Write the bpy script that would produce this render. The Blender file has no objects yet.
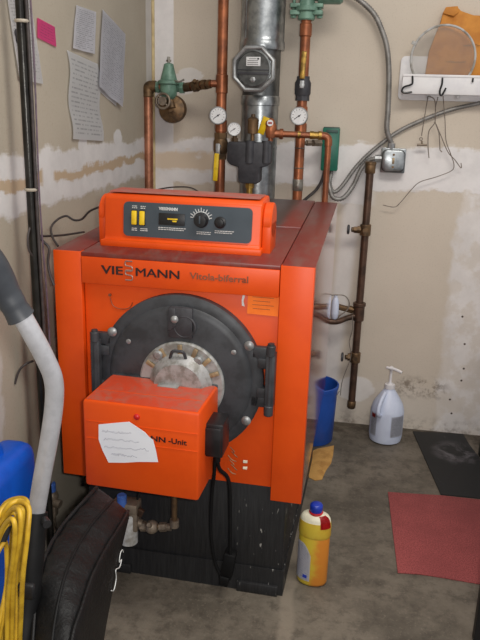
import bpy, bmesh, math, random
from mathutils import Vector, Matrix, noise
random.seed(4)
SC = bpy.context.scene
COL = SC.collection
V = Vector
R = math.radians

# ------------------------------------------------------------------ camera
F_PX, CAM_H = 700.0, 1.45
pitch, yaw, roll = R(16.6), R(9.2), R(1.7)
FW = V((-math.sin(yaw)*math.cos(pitch), math.cos(yaw)*math.cos(pitch), -math.sin(pitch)))
R0 = V((math.cos(yaw), math.sin(yaw), 0)); U0 = R0.cross(FW)
RT = R0*math.cos(roll)+U0*math.sin(roll)
UP = -R0*math.sin(roll)+U0*math.cos(roll)
CP = V((0, 0, CAM_H))
cd = bpy.data.cameras.new('camera'); cam = bpy.data.objects.new('camera', cd); COL.objects.link(cam)
cd.sensor_fit = 'VERTICAL'; cd.sensor_height = 24; cd.lens = F_PX/640*24; cd.clip_start = .02
mw = Matrix((RT, UP, -FW)).transposed().to_4x4(); mw.translation = CP
cam.matrix_world = mw
SC.camera = cam


def ray(px, py): return FW*F_PX+RT*(px-240)+UP*(320-py)
def onplane(px, py, ax, v):
    r = ray(px, py); return CP+r*((v-CP[ax])/r[ax])
def PX(px, py, v): return onplane(px, py, 0, v)
def PY(px, py, v): return onplane(px, py, 1, v)
def PZ(px, py, v=0): return onplane(px, py, 2, v)

BO = V((-.452, 1.865, 0)); BROT = R(-1.8)
BM = Matrix.Translation(BO) @ Matrix.Rotation(BROT, 4, 'Z')
BMI = BM.inverted()
def L(px, py, y):                       # point on a plane of the boiler parallel to its front
    r = BMI.to_3x3() @ ray(px, py); c = BMI @ CP
    return c+r*((y-c[1])/r[1])

# ------------------------------------------------------------------ materials
def lin(c):
    if isinstance(c, str): c = [int(c[i:i+2], 16) for i in (0, 2, 4)]
    o = [((x/255+.055)/1.055)**2.4 if x/255 > .04045 else x/255/12.92 for x in c[:3]]
    return (*o, 1)

class G:
    """tiny shader graph helper"""
    def __init__(s, name):
        s.m = bpy.data.materials.new(name); s.m.use_nodes = True
        s.t = s.m.node_tree; s.t.nodes.clear()
        s.out = s.n('ShaderNodeOutputMaterial'); s.b = s.n('ShaderNodeBsdfPrincipled')
        s.t.links.new(s.b.outputs[0], s.out.inputs[0])
    def n(s, k): return s.t.nodes.new(k)
    def put(s, sock, v):
        if hasattr(v, 'is_output'): s.t.links.new(v, sock)
        else: sock.default_value = v
    def math(s, op, a, b=0, clamp=False):
        n = s.n('ShaderNodeMath'); n.operation = op; n.use_clamp = clamp
        s.put(n.inputs[0], a); s.put(n.inputs[1], b); return n.outputs[0]
    def mix(s, f, a, b):
        n = s.n('ShaderNodeMix'); n.data_type = 'RGBA'
        s.put(n.inputs[0], f); s.put(n.inputs[6], a); s.put(n.inputs[7], b); return n.outputs[2]
    def pos(s, kind='world'):
        if kind == 'world': o = s.n('ShaderNodeNewGeometry').outputs['Position']
        elif kind == 'uv': o = s.n('ShaderNodeTexCoord').outputs['UV']
        else: o = s.n('ShaderNodeTexCoord').outputs['Object']
        x = s.n('ShaderNodeSeparateXYZ'); s.put(x.inputs[0], o)
        return o, x.outputs[0], x.outputs[1], x.outputs[2]
    def noise(s, vec, scale, detail=4, rough=.6, dist=0):
        n = s.n('ShaderNodeTexNoise'); s.put(n.inputs['Vector'], vec)
        n.inputs['Scale'].default_value = scale; n.inputs['Detail'].default_value = detail
        n.inputs['Roughness'].default_value = rough; n.inputs['Distortion'].default_value = dist
        return n.outputs[0]
    def ss(s, v, a, b):
        n = s.n('ShaderNodeMapRange'); n.interpolation_type = 'SMOOTHSTEP'
        s.put(n.inputs[0], v); n.inputs[1].default_value = a; n.inputs[2].default_value = b
        return n.outputs[0]
    def band(s, v, a, b, e):
        return s.math('MULTIPLY', s.ss(v, a-e, a+e), s.math('SUBTRACT', 1, s.ss(v, b-e, b+e)))
    def scalev(s, vec, sx, sy, sz):
        n = s.n('ShaderNodeVectorMath'); n.operation = 'MULTIPLY'; s.put(n.inputs[0], vec)
        n.inputs[1].default_value = (sx, sy, sz); return n.outputs[0]
    def bump(s, h, st, d=.01):
        n = s.n('ShaderNodeBump'); n.inputs['Strength'].default_value = st; n.inputs['Distance'].default_value = d
        s.put(n.inputs['Height'], h); s.t.links.new(n.outputs[0], s.b.inputs['Normal'])
    def fin(s, col, rough=.6, metal=0, **k):
        s.put(s.b.inputs['Base Color'], col); s.put(s.b.inputs['Roughness'], rough)
        s.put(s.b.inputs['Metallic'], metal)
        for a, v in k.items(): s.put(s.b.inputs[a.replace('_', ' ')], v)
        return s.m

def mat(name, c1, c2=None, scale=20, rough=.6, metal=0, bump=0, lo=.4, hi=.65, **k):
    g = G(name); p = g.pos('obj')[0]
    c1 = lin(c1)
    if c2 is None: c2 = tuple(x*.8 for x in c1[:3])+(1,)
    else: c2 = lin(c2)
    n = g.noise(p, scale)
    if bump: g.bump(g.noise(p, scale*3), bump)
    return g.fin(g.mix(g.ss(n, lo, hi), c1, c2), rough, metal, **k)

M = {}
M['orange'] = mat('orange_enamel', (224, 80, 14), (216, 74, 12), 6, .42, 0, Specular_IOR_Level=.35)
# dusty top of the jacket; enamel colour also darkened for the grazing flash
g = G('dusty_shaded_enamel'); p, x, y, z = g.pos('obj')
d = g.noise(g.scalev(p, 3, 1, 1), 6, 6, .7); d2 = g.noise(p, 60, 3)
dust = g.math('ADD', g.math('MULTIPLY', g.ss(d, .42, .7), .5), g.math('MULTIPLY', g.ss(d2, .5, .7), .12))
dust = g.math('ADD', dust, .12)
soot = g.math('MULTIPLY', g.band(x, -.12, .19, .02), g.ss(y, .40, .5))
c = g.mix(dust, lin((118, 28, 18)), lin((112, 88, 80)))
c = g.mix(g.math('MULTIPLY', soot, .85), c, lin((62, 58, 55)))
M['dusty'] = g.fin(c, .38)
g = G('dusty_red_enamel_shelf'); p, x, y, z = g.pos('obj')
d = g.noise(p, 14, 6, .7)
M['dusty2'] = g.fin(g.mix(g.math('ADD', g.math('MULTIPLY', g.ss(d, .35, .65), .4), .3), lin((190, 50, 20)), lin((150, 128, 118))), .5)
g = G('dusty_orange_hood_top'); p, x, y, z = g.pos('obj')
d = g.noise(p, 16, 7, .75, .6); c = g.mix(g.math('ADD', .12, g.math('MULTIPLY', g.ss(d, .42, .68), .5)), lin((206, 62, 22)), lin((150, 112, 96)))
M['hooddust'] = g.fin(c, .35)
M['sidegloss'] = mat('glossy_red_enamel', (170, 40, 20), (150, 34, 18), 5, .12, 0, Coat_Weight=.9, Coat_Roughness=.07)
g = G('black_plinth_paint'); p, x, y, z = g.pos('obj')
v = g.noise(g.scalev(p, 9, 1, .6), 14, 4, .7); sp = g.noise(g.scalev(p, 1, 1, .35), 70, 2, .5)
m_ = g.math('MULTIPLY', g.ss(sp, .66, .7), g.math('MULTIPLY', g.ss(x, .1, .25), g.band(z, .03, .3, .04)))
c = g.mix(g.ss(v, .3, .75), lin((24, 24, 26)), lin((40, 40, 41))); c = g.mix(m_, c, lin((150, 148, 142)))
g.bump(v, .15); M['plinth'] = g.fin(c, .55)
M['castblack'] = mat('dark_grey_cast_iron', (58, 60, 64), (44, 45, 48), 18, .5, 0, .05)
M['aluminium'] = mat('dull_aluminium', (166, 166, 165), (128, 126, 120), 30, .5, .3, .1)
M['tanmetal'] = mat('tan_stained_metal', (172, 150, 116), (130, 112, 88), 30, .5, .4)
M['bolt'] = mat('zinc_bolt', (168, 170, 170), (136, 136, 136), 30, .42, .6)
M['fascia'] = mat('grey_fascia_plastic', (62, 72, 80), (56, 66, 74), 9, .4)
M['black'] = mat('black_plastic', (22, 22, 24), (32, 32, 34), 30, .4)
M['blackrub'] = mat('black_rubber', (9, 9, 10), (14, 14, 15), 30, .6, Specular_IOR_Level=.25)
M['white'] = mat('white_print', (215, 216, 214), None, 20, .6)
M['yellow'] = mat('yellow_plastic', (232, 196, 24), (214, 176, 20), 40, .45)
M['letter'] = mat('dark_letter', (52, 34, 36), (60, 42, 40), 40, .35, .3)
M['letterbrown'] = mat('pale_brown_letter', (150, 92, 68), (130, 72, 48), 40, .35, .3)
M['emblem'] = mat('grey_emblem', (165, 140, 128), (140, 118, 110), 40, .35, .4)
M['copper'] = mat('aged_copper', (172, 104, 68), (122, 74, 52), 14, .4, .6, .05, .35, .7)
M['copperdull'] = mat('dull_pinkish_copper', (186, 128, 100), (140, 92, 70), 16, .45, .7, .05, .35, .7)
M['solder'] = mat('solder_grey', (150, 146, 138), (112, 104, 94), 40, .45, .7, .1)
M['brass'] = mat('brass', (176, 142, 72), (120, 96, 52), 25, .38, .85, .05)
M['bronze'] = mat('dark_bronze', (122, 96, 68), (86, 70, 54), 25, .5, .7, .1)
M['castpipe'] = mat('greasy_dark_pipe', (98, 74, 60), (72, 56, 46), 18, .42, .6, .1)
M['galv'] = mat('galvanised_steel', (168, 172, 174), (136, 140, 142), 28, .33, .92, .04, .35, .65)
M['galvdark'] = mat('dark_zinc_steel', (110, 112, 112), (84, 86, 86), 26, .4, .8, .04)
M['greenpaint'] = mat('sage_green_paint', (112, 146, 128), (88, 120, 104), 22, .45, .1, .05)
M['greenbox'] = mat('teal_green_paint', (16, 106, 84), (12, 92, 74), 20, .4)
M['greenlid'] = mat('dark_teal_top', (58, 86, 78), (48, 74, 68), 20, .5)
M['insul'] = mat('dark_grey_cast_body', (62, 62, 66), (46, 46, 50), 18, .55, .1, .1)
M['steel'] = mat('silver_painted_tube', (174, 174, 178), (166, 166, 170), 60, .36, .25)
M['grip'] = mat('grey_rubber_grip', (52, 55, 60), (46, 49, 54), 30, .5)
M['bagcloth'] = mat('black_nylon_cloth', (9, 9, 10), (15, 15, 16), 30, .5, 0, .25, Specular_IOR_Level=.3)
M['cordyellow'] = mat('yellow_cord_jacket', (196, 158, 40), (172, 134, 30), 30, .5)
M['bluejug'] = mat('blue_polyethylene', (10, 88, 198), (8, 78, 184), 10, .4)
M['bluebucket'] = mat('dark_blue_plastic', (34, 82, 172), (30, 74, 158), 10, .4)
M['jug'] = mat('white_polyethylene', (206, 214, 232), (196, 204, 224), 12, .4)
M['juglabel'] = mat('pale_grey_label', (182, 186, 194), (160, 164, 174), 60, .5)
M['redprint'] = mat('red_print', (160, 40, 36), None, 30, .5)
M['botyellow'] = mat('yellow_bottle_plastic', (208, 182, 62), (200, 160, 50), 14, .35)
g = G('yellow_orange_bottle_label'); p, x, y, z = g.pos('obj')
n_ = g.noise(p, 18, 3)
M['botlabel'] = g.fin(g.mix(g.ss(g.math('ADD', x, g.math('MULTIPLY', n_, .09)), .03, .075), lin((206, 180, 56)), lin((206, 128, 44))), .35)
M['cream'] = mat('cream_plastic', (238, 232, 206), None, 14, .4)
M['bluecap'] = mat('blue_cap_plastic', (28, 56, 170), (24, 48, 150), 20, .35)
M['lightblue'] = mat('light_blue_knob', (70, 110, 190), (60, 96, 170), 30, .4)
M['redtint'] = mat('red_plastic', (196, 24, 26), (170, 20, 24), 20, .35)
M['tan'] = mat('tan_chamois_cloth', (200, 152, 84), (176, 128, 66), 18, .9, 0, .3)
M['manila'] = mat('manila_paper', (204, 136, 52), (186, 118, 42), 12, .7, 0, .15)
M['shelfwhite'] = mat('white_shelf_plastic', (226, 224, 224), (214, 212, 214), 12, .4)
M['hook'] = mat('black_hook', (20, 20, 22), None, 30, .35)
M['wire'] = mat('grey_steel_wire', (140, 130, 120), (112, 102, 94), 40, .5, .3)
M['cable'] = mat('dark_grey_cable', (64, 56, 54), (48, 42, 42), 40, .55)
M['cablepurple'] = mat('purplish_grey_cable', (98, 78, 92), (76, 62, 72), 40, .5)
M['blackpipe'] = mat('black_steel_pipe', (48, 46, 42), (34, 32, 30), 16, .28, .5, .08)
M['ziptie'] = mat('pale_cable_tie', (176, 166, 150), None, 20, .5)
M['face'] = mat('gauge_white_face', (222, 222, 222), (212, 212, 212), 20, .4)
M['stickorange'] = mat('bright_orange_sticker', (255, 126, 30), (248, 116, 26), 20, .6)
M['post'] = mat('black_painted_steel', (18, 18, 20), (26, 26, 28), 20, .5)
M['dirtytag'] = mat('dirty_clear_plastic', (186, 186, 184), (140, 136, 128), 30, .3)
M['paintdark'] = mat('dirty_grey_brass', (142, 128, 112), (108, 96, 84), 26, .5, .5, .1)
M['scrib'] = mat('pencil_grey_ink', (120, 120, 138), None, 20, .8)
M['inkdark'] = mat('faded_black_ink', (60, 58, 62), None, 20, .8)
M['trimwood'] = mat('yellowed_corner_bead', (206, 186, 140), (184, 162, 120), 20, .7)

# clear plastic lid
g = G('clear_grey_plastic'); p = g.pos('obj')[0]
M['clear'] = g.fin(lin((188, 184, 178)), .28, 0, Transmission_Weight=.5, IOR=1.2, Alpha=.3)

# printed papers: lines of print over white sheet, laid out in the sheet's own UV
def paper(name, base, ink, rows, amount, seed, margin=.08):
    g = G(name); p, u, v, z = g.pos('uv')
    r = g.math('FRACT', g.math('MULTIPLY', v, rows))
    line = g.band(r, .3, .62, .08)
    rowid = g.math('FLOOR', g.math('MULTIPLY', v, rows))
    cv = g.n('ShaderNodeCombineXYZ'); g.put(cv.inputs[0], g.math('MULTIPLY', u, 14)); g.put(cv.inputs[1], g.math('ADD', g.math('MULTIPLY', rowid, 3.7), seed))
    w = g.ss(g.noise(cv.outputs[0], 1.2, 2), .42, .55)
    mk = g.math('MULTIPLY', g.math('MULTIPLY', line, w), g.math('MULTIPLY', g.band(u, margin, 1-margin, .02), g.band(v, margin*.6, 1-margin*.6, .02)))
    c = g.mix(g.math('MULTIPLY', mk, amount), lin(base), lin(ink))
    return g.fin(c, .75)
M['paperA'] = paper('printed_paper', (222, 222, 228), (100, 100, 114), 22, .6, 1)
M['paperB'] = paper('typed_paper', (222, 222, 222), (120, 120, 128), 19, .5, 5)
M['paperC'] = paper('grey_form_paper', (210, 210, 216), (130, 130, 142), 34, .6, 9)
M['paperD'] = paper('faint_form_paper', (220, 219, 219), (128, 126, 128), 26, .4, 12)
M['pink'] = paper('pink_note_paper', (232, 84, 146), (150, 40, 90), 7, .45, 3, .12)
M['note'] = paper('white_note_paper', (232, 234, 240), (226, 228, 236), 5, .2, 3)

# drywall
def drywall(name, base1, base2, comp, raw, side):
    g = G(name); P, x, y, z = g.pos('world')
    h = y if side == 'left' else x
    nb = g.noise(P, 7, 5, .65); nf = g.noise(P, 160, 3, .6); nm = g.noise(P, 2.2, 4, .6)
    nd = g.math('MULTIPLY', g.math('SUBTRACT', nb, .5), .10)
    streak = g.noise(g.scalev(P, 1.2, 1.2, 16), 4, 4, .6)
    zz = g.math('ADD', z, g.math('ADD', nd, g.math('MULTIPLY', g.math('SUBTRACT', streak, .5), .03)))
    hh = g.math('ADD', h, nd)
    c = g.mix(g.ss(nm, .3, .7), lin(base1), lin(base2))
    c = g.mix(g.math('MULTIPLY', g.ss(nf, .55, .7), .18), c, lin((120, 106, 88)))
    ct = g.mix(g.ss(nb, .35, .7), lin(comp), tuple(v_*.86 for v_ in lin(comp)[:3])+(1,))
    if side == 'left':
        mk = g.band(zz, 1.158, 1.322, .010)
        rawm = g.band(g.math('ADD', zz, g.math('MULTIPLY', g.math('SUBTRACT', h, 2.3), -.008)), 1.222, 1.254, .006)
        gap = g.math('SUBTRACT', 1, g.band(h, 2.03, 2.11, .012))
        rawm = g.math('MULTIPLY', rawm, gap)
        lowp = g.math('MULTIPLY', g.band(g.math('ADD', hh, 0), 1.0, 1.70, .01), g.band(z, .5, .8, .05))
        mk = g.math('MAXIMUM', mk, g.math('MULTIPLY', lowp, .5))
        mk = g.math('MAXIMUM', mk, g.math('MULTIPLY', g.ss(h, 3.10, 3.115), .75))
        for (cy, cz, ry, rz) in ((2.72, 1.335, .05, .035), (2.36, 1.325, .035, .03)):
            a = g.math('POWER', g.math('DIVIDE', g.math('SUBTRACT', hh, cy), ry), 2)
            b = g.math('POWER', g.math('DIVIDE', g.math('SUBTRACT', z, cz), rz), 2)
            mk = g.math('MAXIMUM', mk, g.math('SUBTRACT', 1, g.ss(g.math('ADD', a, b), .7, 1.1)))
    else:
        inner = g.band(h, -.95, -.56, .05)
        mk = g.band(zz, 1.135, 1.322, .008)
        rawm = g.math('MULTIPLY', g.band(zz, 1.19, 1.27, .012), g.math('MULTIPLY', inner, g.ss(nb, .35, .5)))
        low = g.math('MULTIPLY', g.band(h, -.12, .06, .03), g.band(zz, 1.07, 1.2, .01))
        mk = g.math('MAXIMUM', mk, low)
        mk = g.math('MAXIMUM', mk, g.math('SUBTRACT', 1, g.ss(h, -.855, -.847)))
        joint = g.math('MULTIPLY', g.ss(hh, .425, .455), g.math('SUBTRACT', 1, g.ss(z, 1.25, 1.3)))
        jm = g.math('MULTIPLY', joint, g.math('ADD', .4, g.math('MULTIPLY', g.ss(g.noise(P, 11, 4), .42, .58), .4)))
        mk = g.math('MAXIMUM', mk, jm)
        st = g.math('MULTIPLY', g.band(g.math('ADD', h, g.math('MULTIPLY', z, -.06)), -.125, -.045, .02), g.band(z, .1, 1.1, .06))
        mk = g.math('MAXIMUM', mk, g.math('MULTIPLY', st, .75))
        for (cx, cz, rx, rz) in ((-.77, 1.60, .055, .03), (-.80, 1.56, .06, .05), (.05, .18, .1, .07)):
            a = g.math('POWER', g.math('DIVIDE', g.math('SUBTRACT', hh, cx), rx), 2)
            b = g.math('POWER', g.math('DIVIDE', g.math('SUBTRACT', z, cz), rz), 2)
            mk = g.math('MAXIMUM', mk, g.math('MULTIPLY', .7, g.math('SUBTRACT', 1, g.ss(g.math('ADD', a, b), .7, 1.1))))
        lowm = g.math('MULTIPLY', .15, g.math('SUBTRACT', 1, g.ss(zz, .18, .26)))
        mk = g.math('MAXIMUM', mk, lowm)
    c = g.mix(mk, c, ct)
    c = g.mix(rawm, c, lin(raw))
    if side == 'back':
        dn = g.noise(P, 24, 5, .7)
        dm = g.math('MULTIPLY', g.math('MULTIPLY', g.band(h, .24, .47, .05), g.band(z, .17, .26, .03)), g.ss(dn, .45, .65))
        dm2 = g.math('MULTIPLY', g.math('SUBTRACT', 1, g.ss(z, 0, .10)), g.ss(dn, .42, .7))
        c = g.mix(g.math('MULTIPLY', g.math('MAXIMUM', dm, g.math('MULTIPLY', dm2, .8)), .7), c, lin((96, 78, 60)))
        for (cx, cz) in ((.535, .45), (.541, .27), (.5, .17), (.515, .10), (.545, .33), (.17, .03), (.51, .58)):
            a = g.math('POWER', g.math('SUBTRACT', h, cx), 2); b = g.math('POWER', g.math('SUBTRACT', z, cz), 2)
            c = g.mix(g.math('SUBTRACT', 1, g.ss(g.math('ADD', a, b), 1e-5, 4e-5)), c, lin((70, 56, 48)))
    g.bump(g.math('ADD', g.math('MULTIPLY', mk, 1.0), g.math('MULTIPLY', nb, .3)), .25, .004)
    return g.fin(c, .75)
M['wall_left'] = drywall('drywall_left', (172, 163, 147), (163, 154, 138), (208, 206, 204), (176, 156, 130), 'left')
M['wall_back'] = drywall('drywall_back', (206, 194, 178), (198, 186, 170), (230, 226, 224), (212, 194, 172), 'back')

g = G('stained_concrete'); P, x, y, z = g.pos('world')
n1 = g.noise(P, 3.2, 6, .7); n2 = g.noise(P, 16, 6, .75); n3 = g.noise(P, 90, 3, .6)
c = g.mix(g.ss(n1, .35, .68), lin((120, 111, 98)), lin((82, 75, 65)))
c = g.mix(g.math('MULTIPLY', g.ss(n2, .46, .66), .6), c, lin((64, 57, 49)))
c = g.mix(g.math('MULTIPLY', g.ss(n3, .56, .7), .4), c, lin((132, 122, 108)))
slab = g.math('MULTIPLY', g.band(g.math('ADD', x, g.math('MULTIPLY', g.noise(P, 5, 3), .05)), -.115, -.075, .008), g.math('SUBTRACT', 1, g.ss(y, 2.2, 2.4)))
c = g.mix(g.math('MULTIPLY', slab, .45), c, lin((150, 138, 122)))
edge = g.math('MULTIPLY', g.ss(g.math('ADD', y, g.math('MULTIPLY', n2, .1)), 3.02, 3.2), g.ss(n2, .3, .6))
c = g.mix(g.math('MULTIPLY', edge, .7), c, lin((56, 44, 34)))
g.bump(n2, .2); M['floor'] = g.fin(c, .6)

g = G('faded_red_mat'); P = g.pos('world')[0]
n1 = g.noise(P, 7, 5, .7); n2 = g.noise(P, 220, 2)
g.bump(n2, .5, .003)
M['redmat'] = g.fin(g.mix(g.ss(n2, .4, .65), g.mix(g.ss(n1, .35, .7), lin((166, 82, 80)), lin((146, 70, 69))), lin((128, 58, 58))), .9)
g = G('dusty_black_mat'); P, x, y, z = g.pos('world')
n1 = g.noise(P, 9, 6, .75, 1.0)
a = g.math('POWER', g.math('DIVIDE', g.math('SUBTRACT', x, .53), .12), 2); b = g.math('POWER', g.math('DIVIDE', g.math('SUBTRACT', y, 2.98), .12), 2)
dm = g.math('MULTIPLY', g.math('SUBTRACT', 1, g.ss(g.math('ADD', a, b), 0, 1.3)), g.ss(n1, .4, .65))
dm = g.math('MAXIMUM', g.math('MULTIPLY', dm, .8), g.math('MULTIPLY', g.ss(n1, .62, .75), .5))
M['blackmat'] = g.fin(g.mix(dm, lin((30, 30, 30)), lin((112, 108, 112))), .7)

# ------------------------------------------------------------------ mesh builder
class MB:
    def __init__(s, mtx=None): s.bm = bmesh.new(); s.M = mtx
    def _x(s, p): p = V(p); return s.M @ p if s.M else p
    def box(s, c, size, rot=None, bev=0, seg=2, taper=None):
        t = bmesh.new(); bmesh.ops.create_cube(t, size=1)
        for v in t.verts:
            v.co = V((v.co.x*size[0], v.co.y*size[1], v.co.z*size[2]))
            if taper and v.co.z > 0: v.co.x *= taper[0]; v.co.y *= taper[1]
        if bev: bmesh.ops.bevel(t, geom=list(t.edges), offset=bev, segments=seg, affect='EDGES', profile=.5)
        m = Matrix.Translation(V(c)) @ (rot.to_4x4() if rot else Matrix.Identity(4))
        s._merge(t, m); return s
    def _merge(s, t, m=None):
        if m: bmesh.ops.transform(t, matrix=m, verts=t.verts)
        if s.M: bmesh.ops.transform(t, matrix=s.M, verts=t.verts)
        me = bpy.data.meshes.new('tmp'); t.to_mesh(me); t.free(); s.bm.from_mesh(me); bpy.data.meshes.remove(me)
    def tube(s, pts, r, n=14, cap=True, closed=False):
        pts = [V(p) for p in pts]; N = len(pts)
        rad = r if callable(r) else (lambda i: r[i] if isinstance(r, (list, tuple)) else r)
        rings = []; t = bmesh.new(); prev = None
        for i, p in enumerate(pts):
            if closed: d = pts[(i+1) % N]-pts[i-1]
            else: d = pts[min(i+1, N-1)]-pts[max(i-1, 0)]
            d.normalize()
            if prev is None:
                a = V((0, 0, 1)) if abs(d.z) < .9 else V((1, 0, 0)); u = d.cross(a).normalized()
            else: u = (prev-d*prev.dot(d)).normalized()
            prev = u; w = d.cross(u)
            rings.append([t.verts.new(p+(u*math.cos(2*math.pi*k/n)+w*math.sin(2*math.pi*k/n))*rad(i)) for k in range(n)])
        rr = range(N if closed else N-1)
        for i in rr:
            A, B = rings[i], rings[(i+1) % N]
            for k in range(n): t.faces.new((A[k], A[(k+1) % n], B[(k+1) % n], B[k]))
        if cap and not closed: t.faces.new(rings[0][::-1]); t.faces.new(rings[-1])
        bmesh.ops.recalc_face_normals(t, faces=t.faces)
        s._merge(t); return s
    def cyl(s, a, b, r, r2=None, n=20, bev=0):
        a, b = V(a), V(b); r2 = r if r2 is None else r2
        if bev:
            d = (b-a).normalized()
            return s.prof(a, b, [(0, r-bev), (bev, r), ((b-a).length-bev, r2), ((b-a).length, r2-bev)], n)
        return s.tube([a, b], [r, r2], n)
    def prof(s, a, b, pr, n=24):
        """lathe: profile (distance from a towards b, radius)"""
        a, b = V(a), V(b); d = (b-a).normalized()
        ax = V((0, 0, 1)) if abs(d.z) < .9 else V((1, 0, 0)); u = d.cross(ax).normalized(); w = d.cross(u)
        t = bmesh.new(); rings = []
        for h, r in pr:
            rings.append([t.verts.new(a+d*h+(u*math.cos(2*math.pi*k/n)+w*math.sin(2*math.pi*k/n))*max(r, 1e-5)) for k in range(n)])
        for A, B in zip(rings, rings[1:]):
            for k in range(n): t.faces.new((A[k], A[(k+1) % n], B[(k+1) % n], B[k]))
        t.faces.new(rings[0][::-1]); t.faces.new(rings[-1])
        bmesh.ops.recalc_face_normals(t, faces=t.faces)
        s._merge(t); return s
    def prism(s, poly, thick, bev=0):
        """poly: 3D loop, thick: extrusion vector"""
        t = bmesh.new(); vs = [t.verts.new(V(p)) for p in poly]; f = t.faces.new(vs)
        r = bmesh.ops.extrude_face_region(t, geom=[f])
        nv = [v for v in r['geom'] if isinstance(v, bmesh.types.BMVert)]
        bmesh.ops.translate(t, vec=V(thick), verts=nv)
        bmesh.ops.recalc_face_normals(t, faces=t.faces)
        if bev: bmesh.ops.bevel(t, geom=list(t.edges), offset=bev, segments=2, affect='EDGES', profile=.5)
        s._merge(t); return s
    def ring(s, c, axis, R_, r, n=32, m=10):
        c = V(c); axis = V(axis).normalized()
        ax = V((0, 0, 1)) if abs(axis.z) < .9 else V((1, 0, 0)); u = axis.cross(ax).normalized(); w = axis.cross(u)
        return s.tube([c+(u*math.cos(2*math.pi*k/n)+w*math.sin(2*math.pi*k/n))*R_ for k in range(n)], r, m, closed=True)
    def ball(s, c, r, sc=(1, 1, 1)):
        t = bmesh.new(); bmesh.ops.create_uvsphere(t, u_segments=16, v_segments=10, radius=r)
        s._merge(t, Matrix.Translation(V(c)) @ Matrix.Diagonal((*sc, 1))); return s
    def build(s, name, m, parent=None, local=False, smooth=True, angle=38):
        me = bpy.data.meshes.new(name)
        o = bpy.data.objects.new(name, me); COL.objects.link(o)
        if parent is not None:
            o.parent = parent
            if not local:
                root = parent
                while root.parent: root = root.parent
                mi = (Matrix.Translation(root.location) @ root.rotation_euler.to_matrix().to_4x4()).inverted()
                bmesh.ops.transform(s.bm, matrix=mi, verts=s.bm.verts)
        elif not local:
            # a thing made of one mesh: origin at its base
            vs = [v.co for v in s.bm.verts]
            c = V(((min(v.x for v in vs)+max(v.x for v in vs))/2, (min(v.y for v in vs)+max(v.y for v in vs))/2, min(v.z for v in vs)))
            bmesh.ops.translate(s.bm, vec=-c, verts=s.bm.verts); o.location = c
        s.bm.to_mesh(me); s.bm.free()
        if smooth:
            me.shade_smooth(); me.set_sharp_from_angle(angle=R(angle))
        me.materials.append(m)
        return o

def tag(o, label, cat, group=None):
    o['label'] = label; o['category'] = cat
    if group: o['group'] = group
    return o
def thing(name, label, cat, loc=(0, 0, 0), rotz=0, group=None):
    o = bpy.data.objects.new(name, None); COL.objects.link(o); o.empty_display_size = .05
    o.location = loc; o.rotation_euler = (0, 0, rotz); return tag(o, label, cat, group)
def struct(o): o['kind'] = 'structure'; return o

def smoothpath(pts, sub=8):
    pts = [V(p) for p in pts]; out = []; n = len(pts)
    for i in range(n-1):
        p0, p1, p2, p3 = pts[max(i-1, 0)], pts[i], pts[i+1], pts[min(i+2, n-1)]
        for k in range(sub):
            t = k/sub
            out.append(.5*((2*p1)+(-p0+p2)*t+(2*p0-5*p1+4*p2-p3)*t*t+(-p0+3*p1-3*p2+p3)*t**3))
    out.append(pts[-1]); return out
def fillet(pts, r, seg=6):
    pts = [V(p) for p in pts]; out = [pts[0]]
    for a, b, c in zip(pts, pts[1:], pts[2:]):
        d1 = (a-b).normalized(); d2 = (c-b).normalized()
        for k in range(seg+1):
            t = k/seg; p = b+d1*r; q = b+d2*r
            out.append(p*(1-t)**2+b*2*t*(1-t)+q*t*t)
    out.append(pts[-1]); return out
def resample(pts, step):
    pts = [V(p) for p in pts]; out = [pts[0]]; acc = 0
    for a, b in zip(pts, pts[1:]):
        l = (b-a).length
        if l < 1e-9: continue
        pos = step-acc
        while pos <= l: out.append(a.lerp(b, pos/l)); pos += step
        acc = (acc+l) % step
    return out

def text(name, s, size, loc, rot, m, parent, depth=.0012, bold=0, width=None, spacing=1, dbl=0):
    cu = bpy.data.curves.new('t', 'FONT'); cu.body = s; cu.size = size; cu.extrude = depth; cu.offset = bold; cu.space_character = spacing
    cu.resolution_u = 3
    o = bpy.data.objects.new('t', cu); COL.objects.link(o)
    bpy.context.view_layer.update()
    me = bpy.data.meshes.new_from_object(o.evaluated_get(bpy.context.evaluated_depsgraph_get()))
    bpy.data.objects.remove(o); bpy.data.curves.remove(cu)
    xs = [v.co.x for v in me.vertices]; w = max(xs)-min(xs)
    k = width/w if width else 1; x0 = min(xs)
    mt = Matrix.Translation(V(loc)) @ rot.to_4x4() @ Matrix.Diagonal((k, 1, 1, 1)) @ Matrix.Translation((-x0, 0, 0))
    me.transform(mt); me.name = name
    if dbl:
        bm = bmesh.new(); bm.from_mesh(me); g_ = bmesh.ops.duplicate(bm, geom=list(bm.verts)+list(bm.edges)+list(bm.faces))
        bmesh.ops.translate(bm, vec=(dbl, -.00008, dbl*.4), verts=[v for v in g_['geom'] if isinstance(v, bmesh.types.BMVert)]); bm.to_mesh(me); bm.free()
    t = bpy.data.objects.new(name, me); COL.objects.link(t); t.parent = parent; me.materials.append(m)
    return t
UPR = Matrix.Rotation(R(90), 3, 'X')          # text that stands upright and faces -y

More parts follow.
